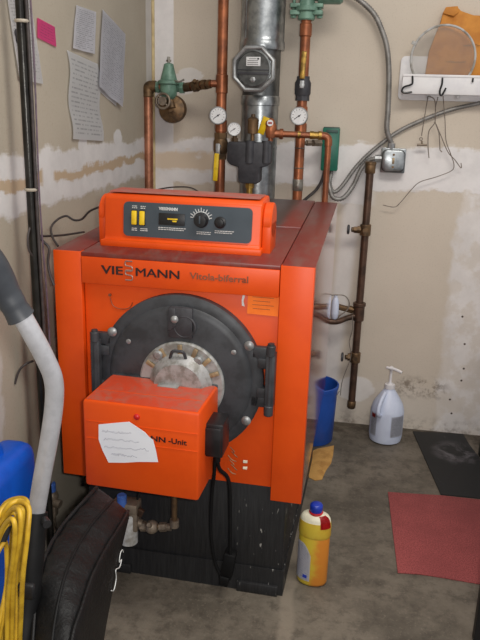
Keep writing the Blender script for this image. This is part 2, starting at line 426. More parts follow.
def sheet(corners, m, name, label, cat, group=None, nx=8, ny=10, curl=0.0, nrm=V((1, 0, 0)), thick=.0006, parent=None, edgefn=None):
    """a sheet of paper: corners TL,TR,BR,BL, gentle buckling off the wall"""
    TL, TR, BR, BL = [V(c) for c in corners]
    t = bmesh.new(); uv = t.loops.layers.uv.new('UVMap'); g = []
    for j in range(ny+1):
        row = []
        for i in range(nx+1):
            u, v = i/nx, j/ny
            p = (TL*(1-u)+TR*u)*(1-v)+(BL*(1-u)+BR*u)*v
            if edgefn: p = edgefn(p, u, v)
            b = curl*(abs(math.sin(math.pi*u*1.2+.4+v))*v+.25*noise.noise(V((u*3, v*3, TL.y*7)))+.4)
            row.append(t.verts.new(p+nrm*(abs(b)+.002)))
        g.append(row)
    for j in range(ny):
        for i in range(nx):
            f = t.faces.new((g[j][i], g[j+1][i], g[j+1][i+1], g[j][i+1]))
            for l, (a, b) in zip(f.loops, ((i, j), (i, j+1), (i+1, j+1), (i+1, j))): l[uv].uv = (a/nx, 1-b/ny)
    r = bmesh.ops.solidify(t, geom=list(t.faces), thickness=thick)
    mb = MB(); mb.bm.free(); mb.bm = t
    o = mb.build(name, m, parent)
    if label: tag(o, label, cat, group)
    return o

# ------------------------------------------------------------------ setting
WY, WX = 3.2, -.948
b = MB(); b.box((.3, .9, -.05), (2.6+.0, 5.0, .1)); struct(b.build('floor', M['floor']))
b = MB(); b.box((.3, WY+.06, 1.3), (2.6, .12, 2.6)); struct(b.build('wall_back', M['wall_back']))
b = MB(); b.box((WX-.06, .9, 1.3), (.12, 4.6, 2.6)); struct(b.build('wall_left', M['wall_left']))
b = MB(); b.box((WX+.006, WY-.005, 1.3), (.012, .01, 2.6), bev=.002); struct(b.build('trim_1', M['trimwood']))

# ------------------------------------------------------------------ boiler
boiler = thing('boiler', 'large orange enamelled boiler with black plinth and round black door', 'boiler', BO, BROT)
def bl(mb, name, m, parent=boiler, **k): return mb.build(name, m, parent, local=True, **k)
JT, JR0, JR1, JD, JTB = 1.056, .354, .343, .97, 1.112   # jacket top, right front, right rear, depth, rear top
JB, JL0, JL1 = .343, -.396, -.376
b = MB(); b.box((-.009, .455, .045), (.642, .91, .09)); b.box((-.009, .455, .24), (.632, .90, .30), bev=.003)
for sx in (-.24, .24): b.box((sx-.009, .0, .018), (.13, .02, .034), bev=.002)
bl(b, 'plinth', M['plinth'])
b = MB(); b.box((-.009, .46, .62), (.60, .90, .5)); bl(b, 'boiler_block', M['castblack'])
# side jackets with their front strips
def side(sgn, name):
    o0, o1 = (JR0, JR1) if sgn > 0 else (JL0, JL1)
    i0 = .262 if sgn > 0 else -.312
    b = MB()
    b.prism([(i0, -.02, JB), (o0, -.02, JB), (o0, -.02, JT), (i0, -.02, JT)], (0, .03, 0), .002)
    fr = bl(b, 'front_strip', M['orange'])
    b = MB(); t = bmesh.new()
    x0, x1 = o0, o1; th = .012*sgn
    q = [(x0, .01, JB), (x1, JD, JB), (x1, JD, JTB), (x0, .01, JT)]
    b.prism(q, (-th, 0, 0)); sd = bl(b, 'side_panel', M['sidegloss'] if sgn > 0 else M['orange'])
side(1, ''); side(-1, '')
# top cover: two side strips and the middle lid
def topslab(xa, xb, y0, y1, dz, name, m, xa1=None, xb1=None):
    xa1 = xa if xa1 is None else xa1; xb1 = xb if xb1 is None else xb1
    k = (JTB-JT)/JD
    b = MB()
    b.prism([(xa, y0, JT+k*y0+dz), (xb, y0, JT+k*y0+dz), (xb1, y1, JT+k*y1+dz), (xa1, y1, JT+k*y1+dz)], (0, 0, -.012), .0015)
    return bl(b, name, m)
topslab(.264, JR0, -.018, JD, .001, 'top_panel', M['dusty'], .255, JR1)
topslab(JL0, -.314, -.018, JD, .001, 'top_panel', M['dusty'], JL1, -.305)
topslab(-.311, .261, -.018, .46, .000, 'top_panel', M['dusty'], -.308, .257)
topslab(-.308, .257, .463, JD, .004, 'top_panel', M['dusty'], -.303, .253)
b = MB(); b.box((-.02, JD, .72), (.70, .012, .72)); bl(b, 'rear_panel', M['orange'])
# header strip with the name
b = MB(); b.prism([(-.310, -.022, .966), (.260, -.022, .966), (.260, -.022, JT-.013), (-.310, -.022, JT-.013)], (0, .028, 0), .002)
hdr = bl(b, 'header_panel', M['orange'])
ty = -.0225
text('lettering', 'VIE', .034, (-.250, ty, .998), UPR, M['letter'], hdr, .001, .0003, .064, dbl=.0012)
text('lettering', 'MANN', .034, (-.147, ty, .998), UPR, M['letter'], hdr, .001, 0, .126, dbl=.0014)
text('model_lettering', 'Vitola-biferral', .026, (.010, ty, 1.002), UPR, M['letterbrown'], hdr, .001, .0004, .165)
b = MB()
def sgl(cx, cz, s):     # one angular S of the emblem
    pts = [(cx+s, cz+s*1.35), (cx-s, cz+s*1.35), (cx-s, cz+.1*s), (cx+s, cz-.1*s), (cx+s, cz-s*1.35), (cx-s, cz-s*1.35)]
    b.tube(fillet([(x, ty-.001, z) for x, z in pts], s*.45, 3), .0019, 6)
sgl(-.167, 1.025, .0105); sgl(-.167, .999, .0105)
bl(b, 'emblem', M['emblem'], hdr)
# front panel
b = MB(); b.prism([(-.310, -.004, .378), (.260, -.004, .378), (.260, -.004, .968), (-.310, -.004, .968)], (0, .02, 0), .002)
fp = bl(b, 'front_panel', M['orange'])
b = MB(); b.cyl((-.232, -.004, .962-.03), (-.232, -.008, .962-.03), .0045); b.tube(smoothpath([(-.232, -.006, .925), (-.222, -.006, .9), (-.196, -.006, .893), (-.172, -.006, .9), (-.164, -.006, .915)], 5), .0012, 5)
bl(b, 'wire_clip', M['letterbrown'], fp)
b = MB(); b.box((.2155, -.0055, .941), (.087, .002, .062), Matrix.Rotation(R(1), 3, 'Y')); stk = bl(b, 'sticker', M['stickorange'], fp); stk['label'] = 'bright orange printed sticker'
b = MB()
for i in range(4): b.box((.2155-.004*(i % 2), -.0068, .960-.011*i), (.06-.012*(i % 2), .0006, .0012))
bl(b, 'sticker_print', M['letterbrown'], fp)
b = MB(); b.prism([(.158, -.0048, .972-.006), (.164, -.0048, .962), (.160, -.0048, .945), (.164, -.0048, .93), (.156, -.0048, .932), (.155, -.0048, .95)], (0, -.0008, 0)); bl(b, 'scraped_patch', M['white'], fp)

# round door
DC = V((-.014, 0, .712)); DR = .242
b = MB(); b.prof((DC.x, -.004, DC.z), (DC.x, -1, DC.z), [(0, DR), (.024, DR), (.03, DR-.008), (.03, DR-.03), (.036, DR-.036), (.04, DR-.05), (.04, .02)], 72)
for sg in (-1, 1):
    for zz in (.085, -.06): b.box((DC.x+sg*.232, -.024, DC.z+.01+zz), (.05, .02, .035), bev=.004)
door = bl(b, 'combustion_door', M['castblack'])
b = MB(); b.box((DC.x+.006, -.047, DC.z+.168), (.07, .012, .09), bev=.004); b.ring((DC.x+.018, -.05, DC.z+.158), (0, 1, 0), .03, .004, 24, 6)
b.prism([(DC.x-.029, -.05, DC.z+.21), (DC.x-.008, -.05, DC.z+.21), (DC.x-.004, -.05, DC.z+.16), (DC.x-.03, -.05, DC.z+.14)], (0, -.006, 0), .002)
bl(b, 'sight_port', M['insul'], door)
def dbolt(x, z, r=.011, y=-.034):
    b = MB(); b.prof((x, y, z), (x, y-.1, z), [(0, r), (.004, r), (.007, r*.75), (.009, r*.3)], 14); bl(b, 'bolt', M['bolt'], door)
for px, py in ((112, 332), (129, 341), (234, 352), (249, 346), (246, 421), (176, 318)):
    p = L(px, py, -.04); dbolt(p.x, p.z, .014 if px != 176 else .011, -.036 if px not in (176,) else -.052)
# hinges
def hinge(x, zt, zb, sg):
    b = MB()
    b.box((x, -.038, (zt+zb)/2), (.026, .034, zt-zb-.05), bev=.003)
    b.cyl((x, -.05, zt-.03), (x, -.05, zt), .013, bev=.002); b.cyl((x, -.05, zb), (x, -.05, zb+.03), .013, bev=.002)
    b.cyl((x, -.05, zb), (x, -.05, zt-.01), .007)
    b.box((x-sg*.018, -.024, zb+.06), (.04, .03, .03), bev=.003); b.box((x-sg*.018, -.024, zt-.06), (.04, .03, .03), bev=.003)
    b.cyl((x, -.05, zt-.01), (x, -.05, zt+.006), .009)
    bl(b, 'hinge', M['castblack'])
hinge(.250, .838, .630, 1); hinge(-.264, .832, .60, -1)
# burner flange
FC = V((-.004, 0, .700)); 
b = MB(); b.prof((FC.x, -.038, FC.z), (FC.x, -1, FC.z), [(0, .125), (.012, .125), (.016, .12), (.016, .06)], 48)
fl = bl(b, 'burner_flange', M['aluminium'])
b = MB(); b.prof((FC.x, -.05, FC.z), (FC.x, -1, FC.z), [(0, .092), (.01, .092), (.03, .075), (.04, .07)], 40); bl(b, 'blower_neck', M['aluminium'], fl)
for a in (22, 45, 68, 92, 122, 150):
    ca, sa = math.cos(R(a)), math.sin(R(a)); b = MB()
    b.box((FC.x+ca*.103, -.056, FC.z+sa*.103), (.03, .008, .013), Matrix.Rotation(-R(a), 3, 'Y'), .002)
    bl(b, 'slot_tab', M['tanmetal'], fl)
for px, py in ((158, 355), (198, 361), (168, 372)):
    p = L(px, py, -.06); b = MB(); b.prof((p.x, -.054, p.z), (p.x, -.1, p.z), [(0, .014), (.008, .014), (.012, .009)], 12); bl(b, 'nut', M['bolt'], fl)
b = MB(); b.tube(fillet([(FC.x-.035, -.06, .765), (FC.x-.02, -.075, .805), (FC.x+.012, -.075, .805), (FC.x+.02, -.06, .765)], .008, 4), .0045, 8); bl(b, 'lift_handle', M['castblack'], fl)
# burner hood
hx0, hx1, hz0, hz1, hy0, hy1 = -.219, .104, .452, .706, -.25, -.052
HM = Matrix.Translation((-.05, -.15, .58)) @ Matrix.Rotation(R(-1.2), 4, 'Z') @ Matrix.Translation((.05, .15, -.58))
b = MB(HM)
b.prism([(hx0, hy0, hz0), (hx1, hy0, hz0), (hx1, hy1, hz0), (hx0, hy1, hz0)], (0, 0, hz1-hz0), .008)
hood = bl(b, 'burner_hood', M['orange'])
b = MB(HM); b.prism([(hx0+.003, hy1-.006, hz0+.01), (hx1-.003, hy1-.006, hz0+.01), (hx1-.003, hy1-.006, hz1+.003), (hx0+.003, hy1-.006, hz1+.003)], (0, .02, 0), .003); bl(b, 'rear_rim', M['castblack'], hood)
b = MB(HM)
for dz in (0, -.05): b.box(((hx0+hx1)/2+.003, hy0-.0005, hz1-.058+dz), (hx1-hx0-.012, .002, .0022), bev=.0006)
b.box(((hx0+hx1)/2, (hy0+hy1)/2-.02, hz1+.0006), (hx1-hx0-.03, .002, .0016))
bl(b, 'pressed_line', M['orange'], hood)
b = MB(HM); b.prof((-.066, hy0+.001, .676), (-.066, hy0-.1, .676), [(0, .0085), (.003, .0085), (.006, .006), (.007, .003)], 16); bl(b, 'indicator_lamp', M['redtint'], hood)
b = MB(HM); b.prism([(hx0+.008, hy0+.008, hz1+.0002), (hx1-.008, hy0+.008, hz1+.0002), (hx1-.008, hy1-.004, hz1+.0002), (hx0+.008, hy1-.004, hz1+.0002)], (0, 0, .0006)); ht = bl(b, 'hood_top', M['hooddust'], hood); ht['label'] = 'dusty top face of the hood'
b = MB(HM); b.box((-.03, hy1-.045, hz1+.002), (.06, .022, .003), bev=.001); bl(b, 'data_plate', M['aluminium'], hood)
t_ = text('lettering', 'VIESSMANN', .021, (-.133, hy0-.0012, .613), UPR, M['letter'], hood, .0006, .0004, .146); t_.data.transform(HM)
t_ = text('lettering', '-Unit', .021, (.021, hy0-.0012, .613), UPR, M['letter'], hood, .0006, .0004, .05); t_.data.transform(HM)
# plug box on hood side
b = MB(); b.box((.125, -.145, .600), (.050, .085, .098), bev=.005); b.box((.124, -.190, .600), (.044, .01, .08), bev=.003); plug = bl(b, 'plug_box', M['black'])
b = MB(); b.cyl((.118, -.11, .50), (.118, -.11, .552), .010); bl(b, 'cable_gland', M['blackrub'], plug)
c1 = smoothpath([(.118, -.11, .51), (.124, -.10, .47), (.145, -.07, .42), (.150, -.06, .3), (.152, -.05, .15)], 6)
c2 = smoothpath([(.112, -.11, .51), (.108, -.1, .45), (.098, -.08, .38), (.094, -.07, .25), (.105, -.06, .14), (.122, -.055, .09)], 6)
b = MB(); b.tube(c1, .006, 8); bl(b, 'power_cable', M['blackrub'])
b = MB(); b.tube(c2, .0055, 8); bl(b, 'power_cable', M['blackrub'])
b = MB(); b.box((.146, -.04, .118), (.036, .04, .088), Matrix.Rotation(R(8), 3, 'Y'), .004); b.box((.136, -.05, .068), (.03, .03, .03), Matrix.Rotation(R(8), 3, 'Y'), .003); bl(b, 'junction_plug', M['blackrub'])
b = MB(); b.tube([(.122, -.055, .095), (.126, -.05, .055)], .006, 8); bl(b, 'plug_tip', M['blackrub'])
b = MB()
for k in range(6):
    x0 = .150+.006*math.sin(k*2.1); z0 = .50-.014*k
    b.tube(smoothpath([(x0-.012, -.03, z0+.008), (x0+.003, -.040, z0), (x0+.014*((k % 3)/2), -.035, z0-.006)], 4), .0011, 5)
bl(b, 'loose_wires', M['tanmetal'])
for z_ in (.478, .458): b = MB(); b.box((.189, -.052, z_), (.012, .006, .006)); bl(b, 'wire_connector', M['cream'])
# control unit
cx0, cx1, cy, cz0 = -.283, .186, .078, 1.058
b = MB()
prof = [(cy, cz0), (cy+.002, cz0+.02), (cy+.010, cz0+.026), (cy+.020, cz0+.140), (cy+.034, cz0+.150), (cy+.140, cz0+.156), (cy+.155, cz0+.14), (cy+.16, cz0)]
b.prism([(cx0, y, z) for y, z in prof], (cx1-cx0, 0, 0), .004)
b.box(((cx0+cx1)/2, cy+.07, cz0+.010), (cx1-cx0+.012, .16, .02), bev=.004)
cu = bl(b, 'control_panel', M['orange'])
b = MB(); b.box(((cx0+cx1)/2, cy+.088, cz0+.1565), (cx1-cx0-.02, .10, .003)); bl(b, 'dusty_cover', M['dusty2'], cu)
for x, w in ((cx0-.012, .022), (cx1+.014, .026)):
    b = MB(); b.cyl((x-w/2, cy+.075, cz0+.092), (x+w/2, cy+.075, cz0+.092), .052, n=28, bev=.004); b.box((x, cy+.075, cz0+.045), (w, .10, .09), bev=.004)
    br = bl(b, 'end_bracket', M['orange'], cu)
tilt = Matrix.Rotation(-R(5), 3, 'X')
def FP(px, py, d=0):            # a point on the sloping face of the control unit
    p = L(px, py, cy+.014); return V((p.x, cy+.0075+(p.z-cz0-.02)*.088-d, p.z))
b = MB()
fx0, fx1, fz0, fz1 = -.222, .160, 1.0905, 1.1895
def rrect(x0, x1, z0, z1, r, yf, seg=5):
    out = []
    for (cx, cz, a0) in ((x1-r, z1-r, 0), (x0+r, z1-r, 90), (x0+r, z0+r, 180), (x1-r, z0+r, 270)):
        for k in range(seg+1):
            a = R(a0+90*k/seg); z = cz+r*math.sin(a); out.append(V((cx+r*math.cos(a), yf(z), z)))
    return out
yf = lambda z: cy+.0078+(z-cz0-.02)*.088
b.prism(rrect(fx0, fx1, fz0, fz1, .014, lambda z: yf(z)+.001), (0, -.004, 0)); fas = bl(b, 'fascia', M['fascia'], cu)
fy = lambda z: yf(z)-.0034
def fbox(name, x, z, w, h, d, m, bev=.001, parent=None):
    b = MB(); b.box((x, fy(z)-d/2, z), (w, d, h), tilt, bev); return bl(b, name, m, parent or fas)
fbox('rocker_switch', -.188, 1.145, .015, .040, .008, M['yellow'], .002); fbox('rocker_switch', -.164, 1.145, .015, .040, .008, M['yellow'], .002)
fbox('switch_bezel', -.188, 1.145, .019, .044, .002, M['black']); fbox('switch_bezel', -.164, 1.145, .019, .044, .002, M['black'])
fbox('display_window', -.075, 1.146, .078, .034, .003, M['black'], .001)
fbox('display_scale', -.072, 1.147, .03, .004, .005, M['yellow'], 0); fbox('display_scale', -.066, 1.141, .012, .004, .005, M['yellow'], 0)
p = V((.012, 0, 1.148)); yk = fy(p.z)
b = MB(); b.prof((p.x, yk, p.z), (p.x, yk-1, p.z), [(0, .0215), (.003, .0215), (.006, .019), (.018, .017), (.019, .01)], 28); kn = bl(b, 'thermostat_knob', M['black'], fas)
b = MB(); b.box((p.x, yk-.0195, p.z+.004), (.004, .002, .022), bev=.0005); bl(b, 'pointer', M['fascia'], kn)
b = MB()
for k in range(11):
    a = R(15+15*k); r0, r1 = .026, .033+.003*(k % 2)
    b.box((p.x+math.cos(a)*(r0+r1)/2, yk-.0008, p.z+math.sin(a)*(r0+r1)/2), (r1-r0, .001, .0022), Matrix.Rotation(-a, 3, 'Y'))
b.tube([(p.x+math.cos(R(a))*.0245, yk-.0006, p.z+math.sin(R(a))*.0245) for a in range(10, 172, 9)], .0011, 5)
bl(b, 'dial_scale', M['white'], fas)
b = MB(); b.prof((.068, yk, 1.145), (.068, yk-1, 1.145), [(0, .017), (.004, .017), (.006, .012), (.012, .011), (.013, .006)], 24); bl(b, 'cap_knob', M['black'], fas)
text('brand_lettering', 'VIESSMANN', .0115, (-.115, fy(1.174), 1.171), UPR, M['white'], fas, .0005, .0005, .056)
def tx(x, z, w, n=1):
    b = MB(); random.seed(int(x*1000+z*999))
    for r_ in range(n):
        xx = x; zz = z-.0052*r_
        while xx < x+w:
            l = random.uniform(.003, .008); b.box((xx+l/2, fy(zz)-.0004, zz), (l, .0008, .0021)); xx += l+.0016
    bl(b, 'small_print', M['white'], fas)
tx(-.196, 1.178, .013, 2); tx(-.170, 1.178, .014, 2); tx(-.196, 1.114, .013, 2); tx(-.170, 1.114, .016, 2)
tx(-.115, 1.121, .076, 2); tx(.0, 1.115, .042, 2); tx(.053, 1.121, .052, 2)
# fuel valve set in front of the plinth
b = MB(); b.tube(fillet([(-.010, -.10, .47), (-.010, -.10, .262), (-.06, -.10, .255)], .012, 4), .0085, 10); fs = bl(b, 'oil_line', M['bronze'])
b = MB(); b.cyl((-.010, -.10, .285), (-.010, -.10, .262), .014); b.cyl((-.035, -.10, .257), (-.055, -.10, .253), .014, n=6); b.cyl((-.02, -.10, .258), (-.05, -.1, .254), .011)
b.ball((-.080, -.10, .250), .021); b.cyl((-.065, -.10, .252), (-.105, -.10, .248), .012); b.cyl((-.098, -.10, .249), (-.114, -.10, .247), .016, n=6)
b.cyl((-.080, -.10, .25), (-.080, -.13, .275), .006)
bl(b, 'shutoff_valve', M['paintdark'], fs)
b = MB(); b.box((-.158, -.10, .312), (.078, .05, .034), bev=.005); b.box((-.135, -.10, .27), (.03, .04, .07), bev=.004)
b.cyl((-.11, -.1, .255), (-.14, -.1, .26), .013); ff = bl(b, 'filter_head', M['paintdark'])
b = MB(); b.prof((-.166, -.118, .32), (-.166, -.118, 1), [(0, .013), (.008, .0145), (.034, .0145), (.037, .011)], 18); bl(b, 'blue_knob', M['lightblue'], ff)
b = MB(); b.prof((-.152, -.102, .185), (-.152, -.102, 1), [(0, .022), (.004, .027), (.10, .027), (.104, .024)], 20); bl(b, 'sediment_bowl', M['dirtytag'], ff)
b = MB(); b.box((-.112, -.11, .30), (.02, .012, .026), Matrix.Rotation(R(25), 3, 'Y'), .003); bl(b, 'red_tab', M['castpipe'], ff)
b = MB(); b.tube(smoothpath([(-.13, -.09, .32), (-.118, -.07, .40), (-.13, -.06, .46)], 5), .004, 6); bl(b, 'hose', M['blackrub'], ff)

# handwritten note taped on the hood
npx = [(99, 425), (118, 423), (130, 422), (146, 432), (150, 437), (154, 440), (157, 450), (159, 462), (140, 462), (125, 463), (109, 463), (103, 450), (99, 440)]
pl = [L(x, y, hy0-.004) for x, y in npx]
b = MB(BM @ HM); b.prism([V((p.x, hy0-.0035-(.002 if i in (3, 6, 11) else 0), p.z)) for i, p in enumerate(pl)], (0, -.0007, 0))
root = thing('handwritten_note', 'torn white handwritten note stuck on the orange burner hood', 'note', BM @ V((-.13, hy0-.003, .56)), BROT)
b.build('note_sheet', M['note'], root)
b = MB(BM @ HM); random.seed(8)
for (x0, y0, x1) in ((103, 431, 132), (104, 439, 140), (105, 447, 150), (112, 454, 138)):
    p0, p1 = L(x0, y0, hy0-.004), L(x1, y0+2.5, hy0-.004); pts = []
    for k in range(34):
        q = p0.lerp(p1, k/33); pts.append(V((q.x, hy0-.0066, q.z+random.uniform(-.004, .004))))
    b.tube(pts, .0005, 4)
b.build('handwriting', M['scrib'], root)

# ------------------------------------------------------------------ galvanised flue
fx, fyy = -.438, 3.075
flue = thing('flue_pipe', 'galvanised steel flue pipe with octagonal draught regulator behind the boiler', 'flue', (fx, fyy, 1.0))
def col(px, y): return PY(px, 90, y).x
zt = PY(262, 38, fyy-.08).z; zm = PY(262, 98, fyy-.08).z
b = MB(); b.prof((fx, fyy, zt-.04), (fx, fyy, 3), [(0, .091), (.006, .093), (.03, .093), (.034, .0905), (.05, .0895), (.62, .0895)], 48); 
b.build('upper_section', M['galv'], flue)
b = MB(); b.tube([(fx-.06, fyy-.066, zt), (fx-.06, fyy-.066, 2.45)], .003, 5); b.build('seam', M['galvdark'], flue)
b = MB(); b.cyl((fx, fyy, zm-.02), (fx, fyy, zt-.02), .078, n=44); b.build('tee_section', M['galvdark'], flue)
b = MB(); b.prof((fx, fyy, .5), (fx, fyy, 3), [(0, .077), (.80, .077), (.802, .079), (.808, .079), (.81, .077), (zm-.53, .077), (zm-.528, .081), (zm-.495, .081), (zm-.49, .078)], 44); b.build('lower_section', M['galv'], flue)
oc = PY(254, 69, 2.92); dr = (V((-.10, -1, -.05))).normalized()
b = MB(); b.cyl(oc-dr*.14, oc-dr*.01, .062, n=32); b.build('tee_branch', M['galvdark'], flue)
ax = dr; u = V((0, 0, 1)).cross(ax).normalized()*-1; w = ax.cross(u).normalized()
if w.z < 0: w = -w
octo = lambda r: [oc+(u*math.cos(R(22.5+45*k))+w*math.sin(R(22.5+45*k)))*r for k in range(8)]
b = MB(); b.prism([p-ax*.006 for p in octo(.095)], ax*.012, .003); 
reg = b.build('draft_regulator', M['galv'], flue)
b = MB(); b.tube([p+ax*.006 for p in octo(.085)], .0095, 10, closed=True); b.build('raised_rim', M['bolt'], reg)
b = MB(); b.prof(oc+ax*.004, oc+ax*1, [(0, .072), (.008, .072), (.010, .066), (.006, .064), (.006, .01)], 40); b.build('swing_plate', M['galvdark'], reg)
b = MB(); rm = Matrix((u, ax, w)).transposed()
b.box(oc+ax*.014-w*.016, (.128, .006, .010), rm, .001); b.box(oc+ax*.012-w*.003, (.128, .004, .004), rm, .001); b.build('cross_bar', M['insul'], reg)
b = MB(); b.box(oc+ax*.013+w*.028, (.058, .002, .034), rm, .0005); lb = b.build('label', M['face'], reg)
b = MB()
for k in range(4): b.box(oc+ax*.0145+w*(.038-.007*k)+u*(.002), (.044 if k else .03, .0006, .0018), rm)
b.box(oc+ax*.0145+w*.038-u*.02, (.008, .0006, .006), rm); b.build('label_print', M['inkdark'], reg)
b = MB(); b.prof(oc+ax*.012-w*.04, oc+ax*1-w*.04, [(0, .012), (.008, .012), (.010, .009)], 6); b.cyl(oc+ax*.02-w*.04, oc+ax*.03-w*.04, .005); b.build('adjusting_nut', M['bolt'], reg)

# ------------------------------------------------------------------ gauges & helper fittings
def gauge(c, r, parent, face_dir=V((.05, -1, .08)), stem=None, m=None):
    d = face_dir.normalized(); c = V(c)
    b = MB()
    b.prof(c-d*.018, c+d*1, [(0, r*.9), (.003, r), (.018, r), (.020, r*.98), (.020, r*.9), (.016, r*.88), (.016, r*.2)], 28)
    if stem is not None: b.cyl(V(stem), c-d*.01, .006)
    g_ = b.build('gauge', m or M['bolt'], parent)
    b = MB(); b.cyl(c-d*.001, c-d*.0005+d*.0005, r*.88, n=28); b.build('dial_face', M['face'], g_)
    ax_ = V((0, 0, 1)); uu = d.cross(ax_).normalized(); ww = uu.cross(d).normalized()
    b = MB(); rm_ = Matrix((uu, d, ww)).transposed()
    for k in range(11):
        a = R(-40+26*k); b.box(c+d*.0005+(uu*math.cos(a)+ww*math.sin(a))*r*.7, (r*.14, .0006, r*.045), Matrix.Rotation(0, 3, 'X') @ rm_ @ Matrix.Rotation(-a, 3, 'Y'))
    b.box(c+d*.001+uu*r*.15-ww*r*.1, (r*.9, .0008, r*.07), rm_ @ Matrix.Rotation(R(35), 3, 'Y')); b.cyl(c, c+d*.002, r*.1, n=10)
    b.build('dial_marks', M['inkdark'], g_)
    return g_

def collar(b, c, r, h): b.prof((c[0], c[1], c[2]-h/2), (c[0], c[1], 9), [(0, r*.9), (.003, r), (h-.003, r), (h, r*.9)], 20)

# supply riser (left copper pipe)
def riser(px, py, y): return PY(px, py, y)
sy = 3.02
top, bot = PY(225.5, 0, sy), PY(218, 186, sy)
px_ = (top.x+bot.x)/2
sup = thing('copper_riser', 'thick copper riser left of the flue with yellow lever valve', 'pipe', (px_, sy, 0), 0)
b = MB(); b.cyl((px_, sy, 0), (px_, sy, 2.4), .0215, n=24); pp = b.build('pipe', M['copper'], sup)
zc = PY(222, 84, sy).z
b = MB(); collar(b, (px_, sy, zc), .0255, .075); b.tube([(px_, sy, zc), (px_-.045, sy-.005, zc+.001)], .015, 14); b.build('tee_fitting', M['copper'], pp)
z1 = PY(219, 126, sy).z; b = MB(); collar(b, (px_, sy, z1), .025, .05); b.build('coupling', M['copper'], pp)
zb = PY(218, 146, sy).z
b = MB(); b.cyl((px_, sy, zb+.045), (px_, sy, zb-.045), .024, n=8); b.prof((px_, sy, zb-.03), (px_, sy, 9), [(0, .026), (.012, .031), (.048, .031), (.06, .026)], 24); b.cyl((px_, sy, zb+.03), (px_, sy, zb+.055), .028, n=6); b.cyl((px_, sy, zb-.055), (px_, sy, zb-.03), .028, n=6)
vb = b.build('ball_valve', M['bronze'], sup)
b = MB(); b.cyl((px_, sy-.03, zb), (px_, sy-.05, zb), .009); b.box((px_-.002, sy-.05, zb-.01), (.018, .006, .045), bev=.002); b.build('valve_stem', M['bolt'], vb)
b = MB(); b.box((px_-.008, sy-.052, zb-.085), (.021, .009, .115), Matrix.Rotation(R(3), 3, 'Y'), .004); b.build('lever', M['yellow'], vb)
gc = PY(218, 115.5, sy-.05); gauge(gc, .036, sup, stem=(px_, sy-.01, gc.z))

# cold water feed: reducing valve, gate valve, left riser
fy_ = 3.08
fa = PY(146.5, 100, fy_); fxx = fa.x+.008
zr = PY(170, 88, fy_).z
feed = thing('water_feed_pipe', 'pinkish copper feed pipe in the wall corner with green pressure reducer', 'pipe', (fxx, fy_, 0))
b = MB(); b.tube(fillet([(fxx, fy_, 0), (fxx, fy_, zr+.005), (fxx+.07, fy_, zr+.005)], .022, 6), .0195, 20); b.build('pipe', M['copperdull'], feed)
b = MB(); collar(b, (fxx, fy_, zr-.03), .024, .02); b.tube(fillet([(fxx, fy_, zr-.022), (fxx, fy_, zr+.005), (fxx+.035, fy_, zr+.005)], .018, 6), .0245, 18); b.build('elbow', M['bronze'], feed)
rx = PY(170, 88, fy_).x
b = MB()
b.prof((rx, fy_-.02, zr-.05), (rx, fy_-.02, 9), [(0, .016), (.006, .026), (.02, .034), (.045, .037), (.062, .037), (.066, .046), (.078, .046), (.082, .036), (.10, .031), (.135, .022), (.145, .02), (.15, .012)], 28)
b.cyl((rx-.055, fy_, zr+.002), (rx+.055, fy_, zr+.002), .018); b.cyl((rx-.06, fy_, zr+.002), (rx-.045, fy_, zr+.002), .026, n=6); b.cyl((rx+.045, fy_, zr+.002), (rx+.062, fy_, zr+.002), .026, n=6)
rg = b.build('pressure_reducer', M['greenpaint'], feed)
b = MB(); b.cyl((rx, fy_-.02, zr+.09), (rx, fy_-.02, zr+.125), .006, n=8); b.cyl((rx, fy_-.02, zr+.105), (rx, fy_-.02, zr+.113), .011, n=6); b.build('adjusting_screw', M['solder'], rg)
b = MB(); b.tube(smoothpath([(rx+.03, fy_-.045, zr+.028), (rx+.055, fy_-.055, zr+.024), (rx+.075, fy_-.05, zr+.034)], 4), .004, 6); b.build('vent_lever', M['solder'], rg)
# flanged gate valve under it
gq = PY(171, 109, fy_-.03); hq = PY(163, 101, fy_-.06)
b = MB(); b.prof(gq+V((0, .05, 0)), gq+V((0, -9, 0)), [(0, .058), (.028, .060), (.04, .056), (.046, .04), (.05, .018), (.055, .012)], 32)
b.cyl(gq+V((.005, .0, .0)), V((rx, fy_-.01, zr-.03)), .018)
gv = b.build('flanged_valve', M['bronze'], feed)
b = MB(); b.ring(hq, (0.1, 1, -.1), .030, .0055, 28, 8); b.cyl(hq+V((0, .03, 0)), hq+V((0, -.006, 0)), .011)
for k in range(4):
    a = R(45+90*k); b.tube([hq, hq+V((math.cos(a)*.03, 0, math.sin(a)*.03))], .0035, 6)
b.cyl(hq+V((0, -.004, 0)), hq+V((0, -.012, 0)), .018)
b.build('handwheel', M['paintdark'], gv)
# run to the riser
ux = px_-.045
b = MB(); b.tube([(rx+.055, fy_, zr+.002), (ux, sy-.003, zc)], .0125, 14)
b.build('feed_run', M['copper'], feed)
b = MB(); a0, a1 = V((rx+.055, fy_, zr+.002)), V((ux, sy-.003, zc))
b.cyl(a0.lerp(a1, .10), a0.lerp(a1, .32), .019, n=18); b.cyl(a0.lerp(a1, .40), a0.lerp(a1, .55), .024, n=8); b.cyl(a0.lerp(a1, .55), a0.lerp(a1, .66), .019, n=18); b.cyl(a0.lerp(a1, .72), a0.lerp(a1, .84), .022, n=6); b.cyl(a0.lerp(a1, .88), a0.lerp(a1, .98), .018, n=18)
c_ = a0.lerp(a1, .48); b.cyl(c_, c_+V((0, -.03, .02)), .008)
b.build('union', M['bronze'], feed)

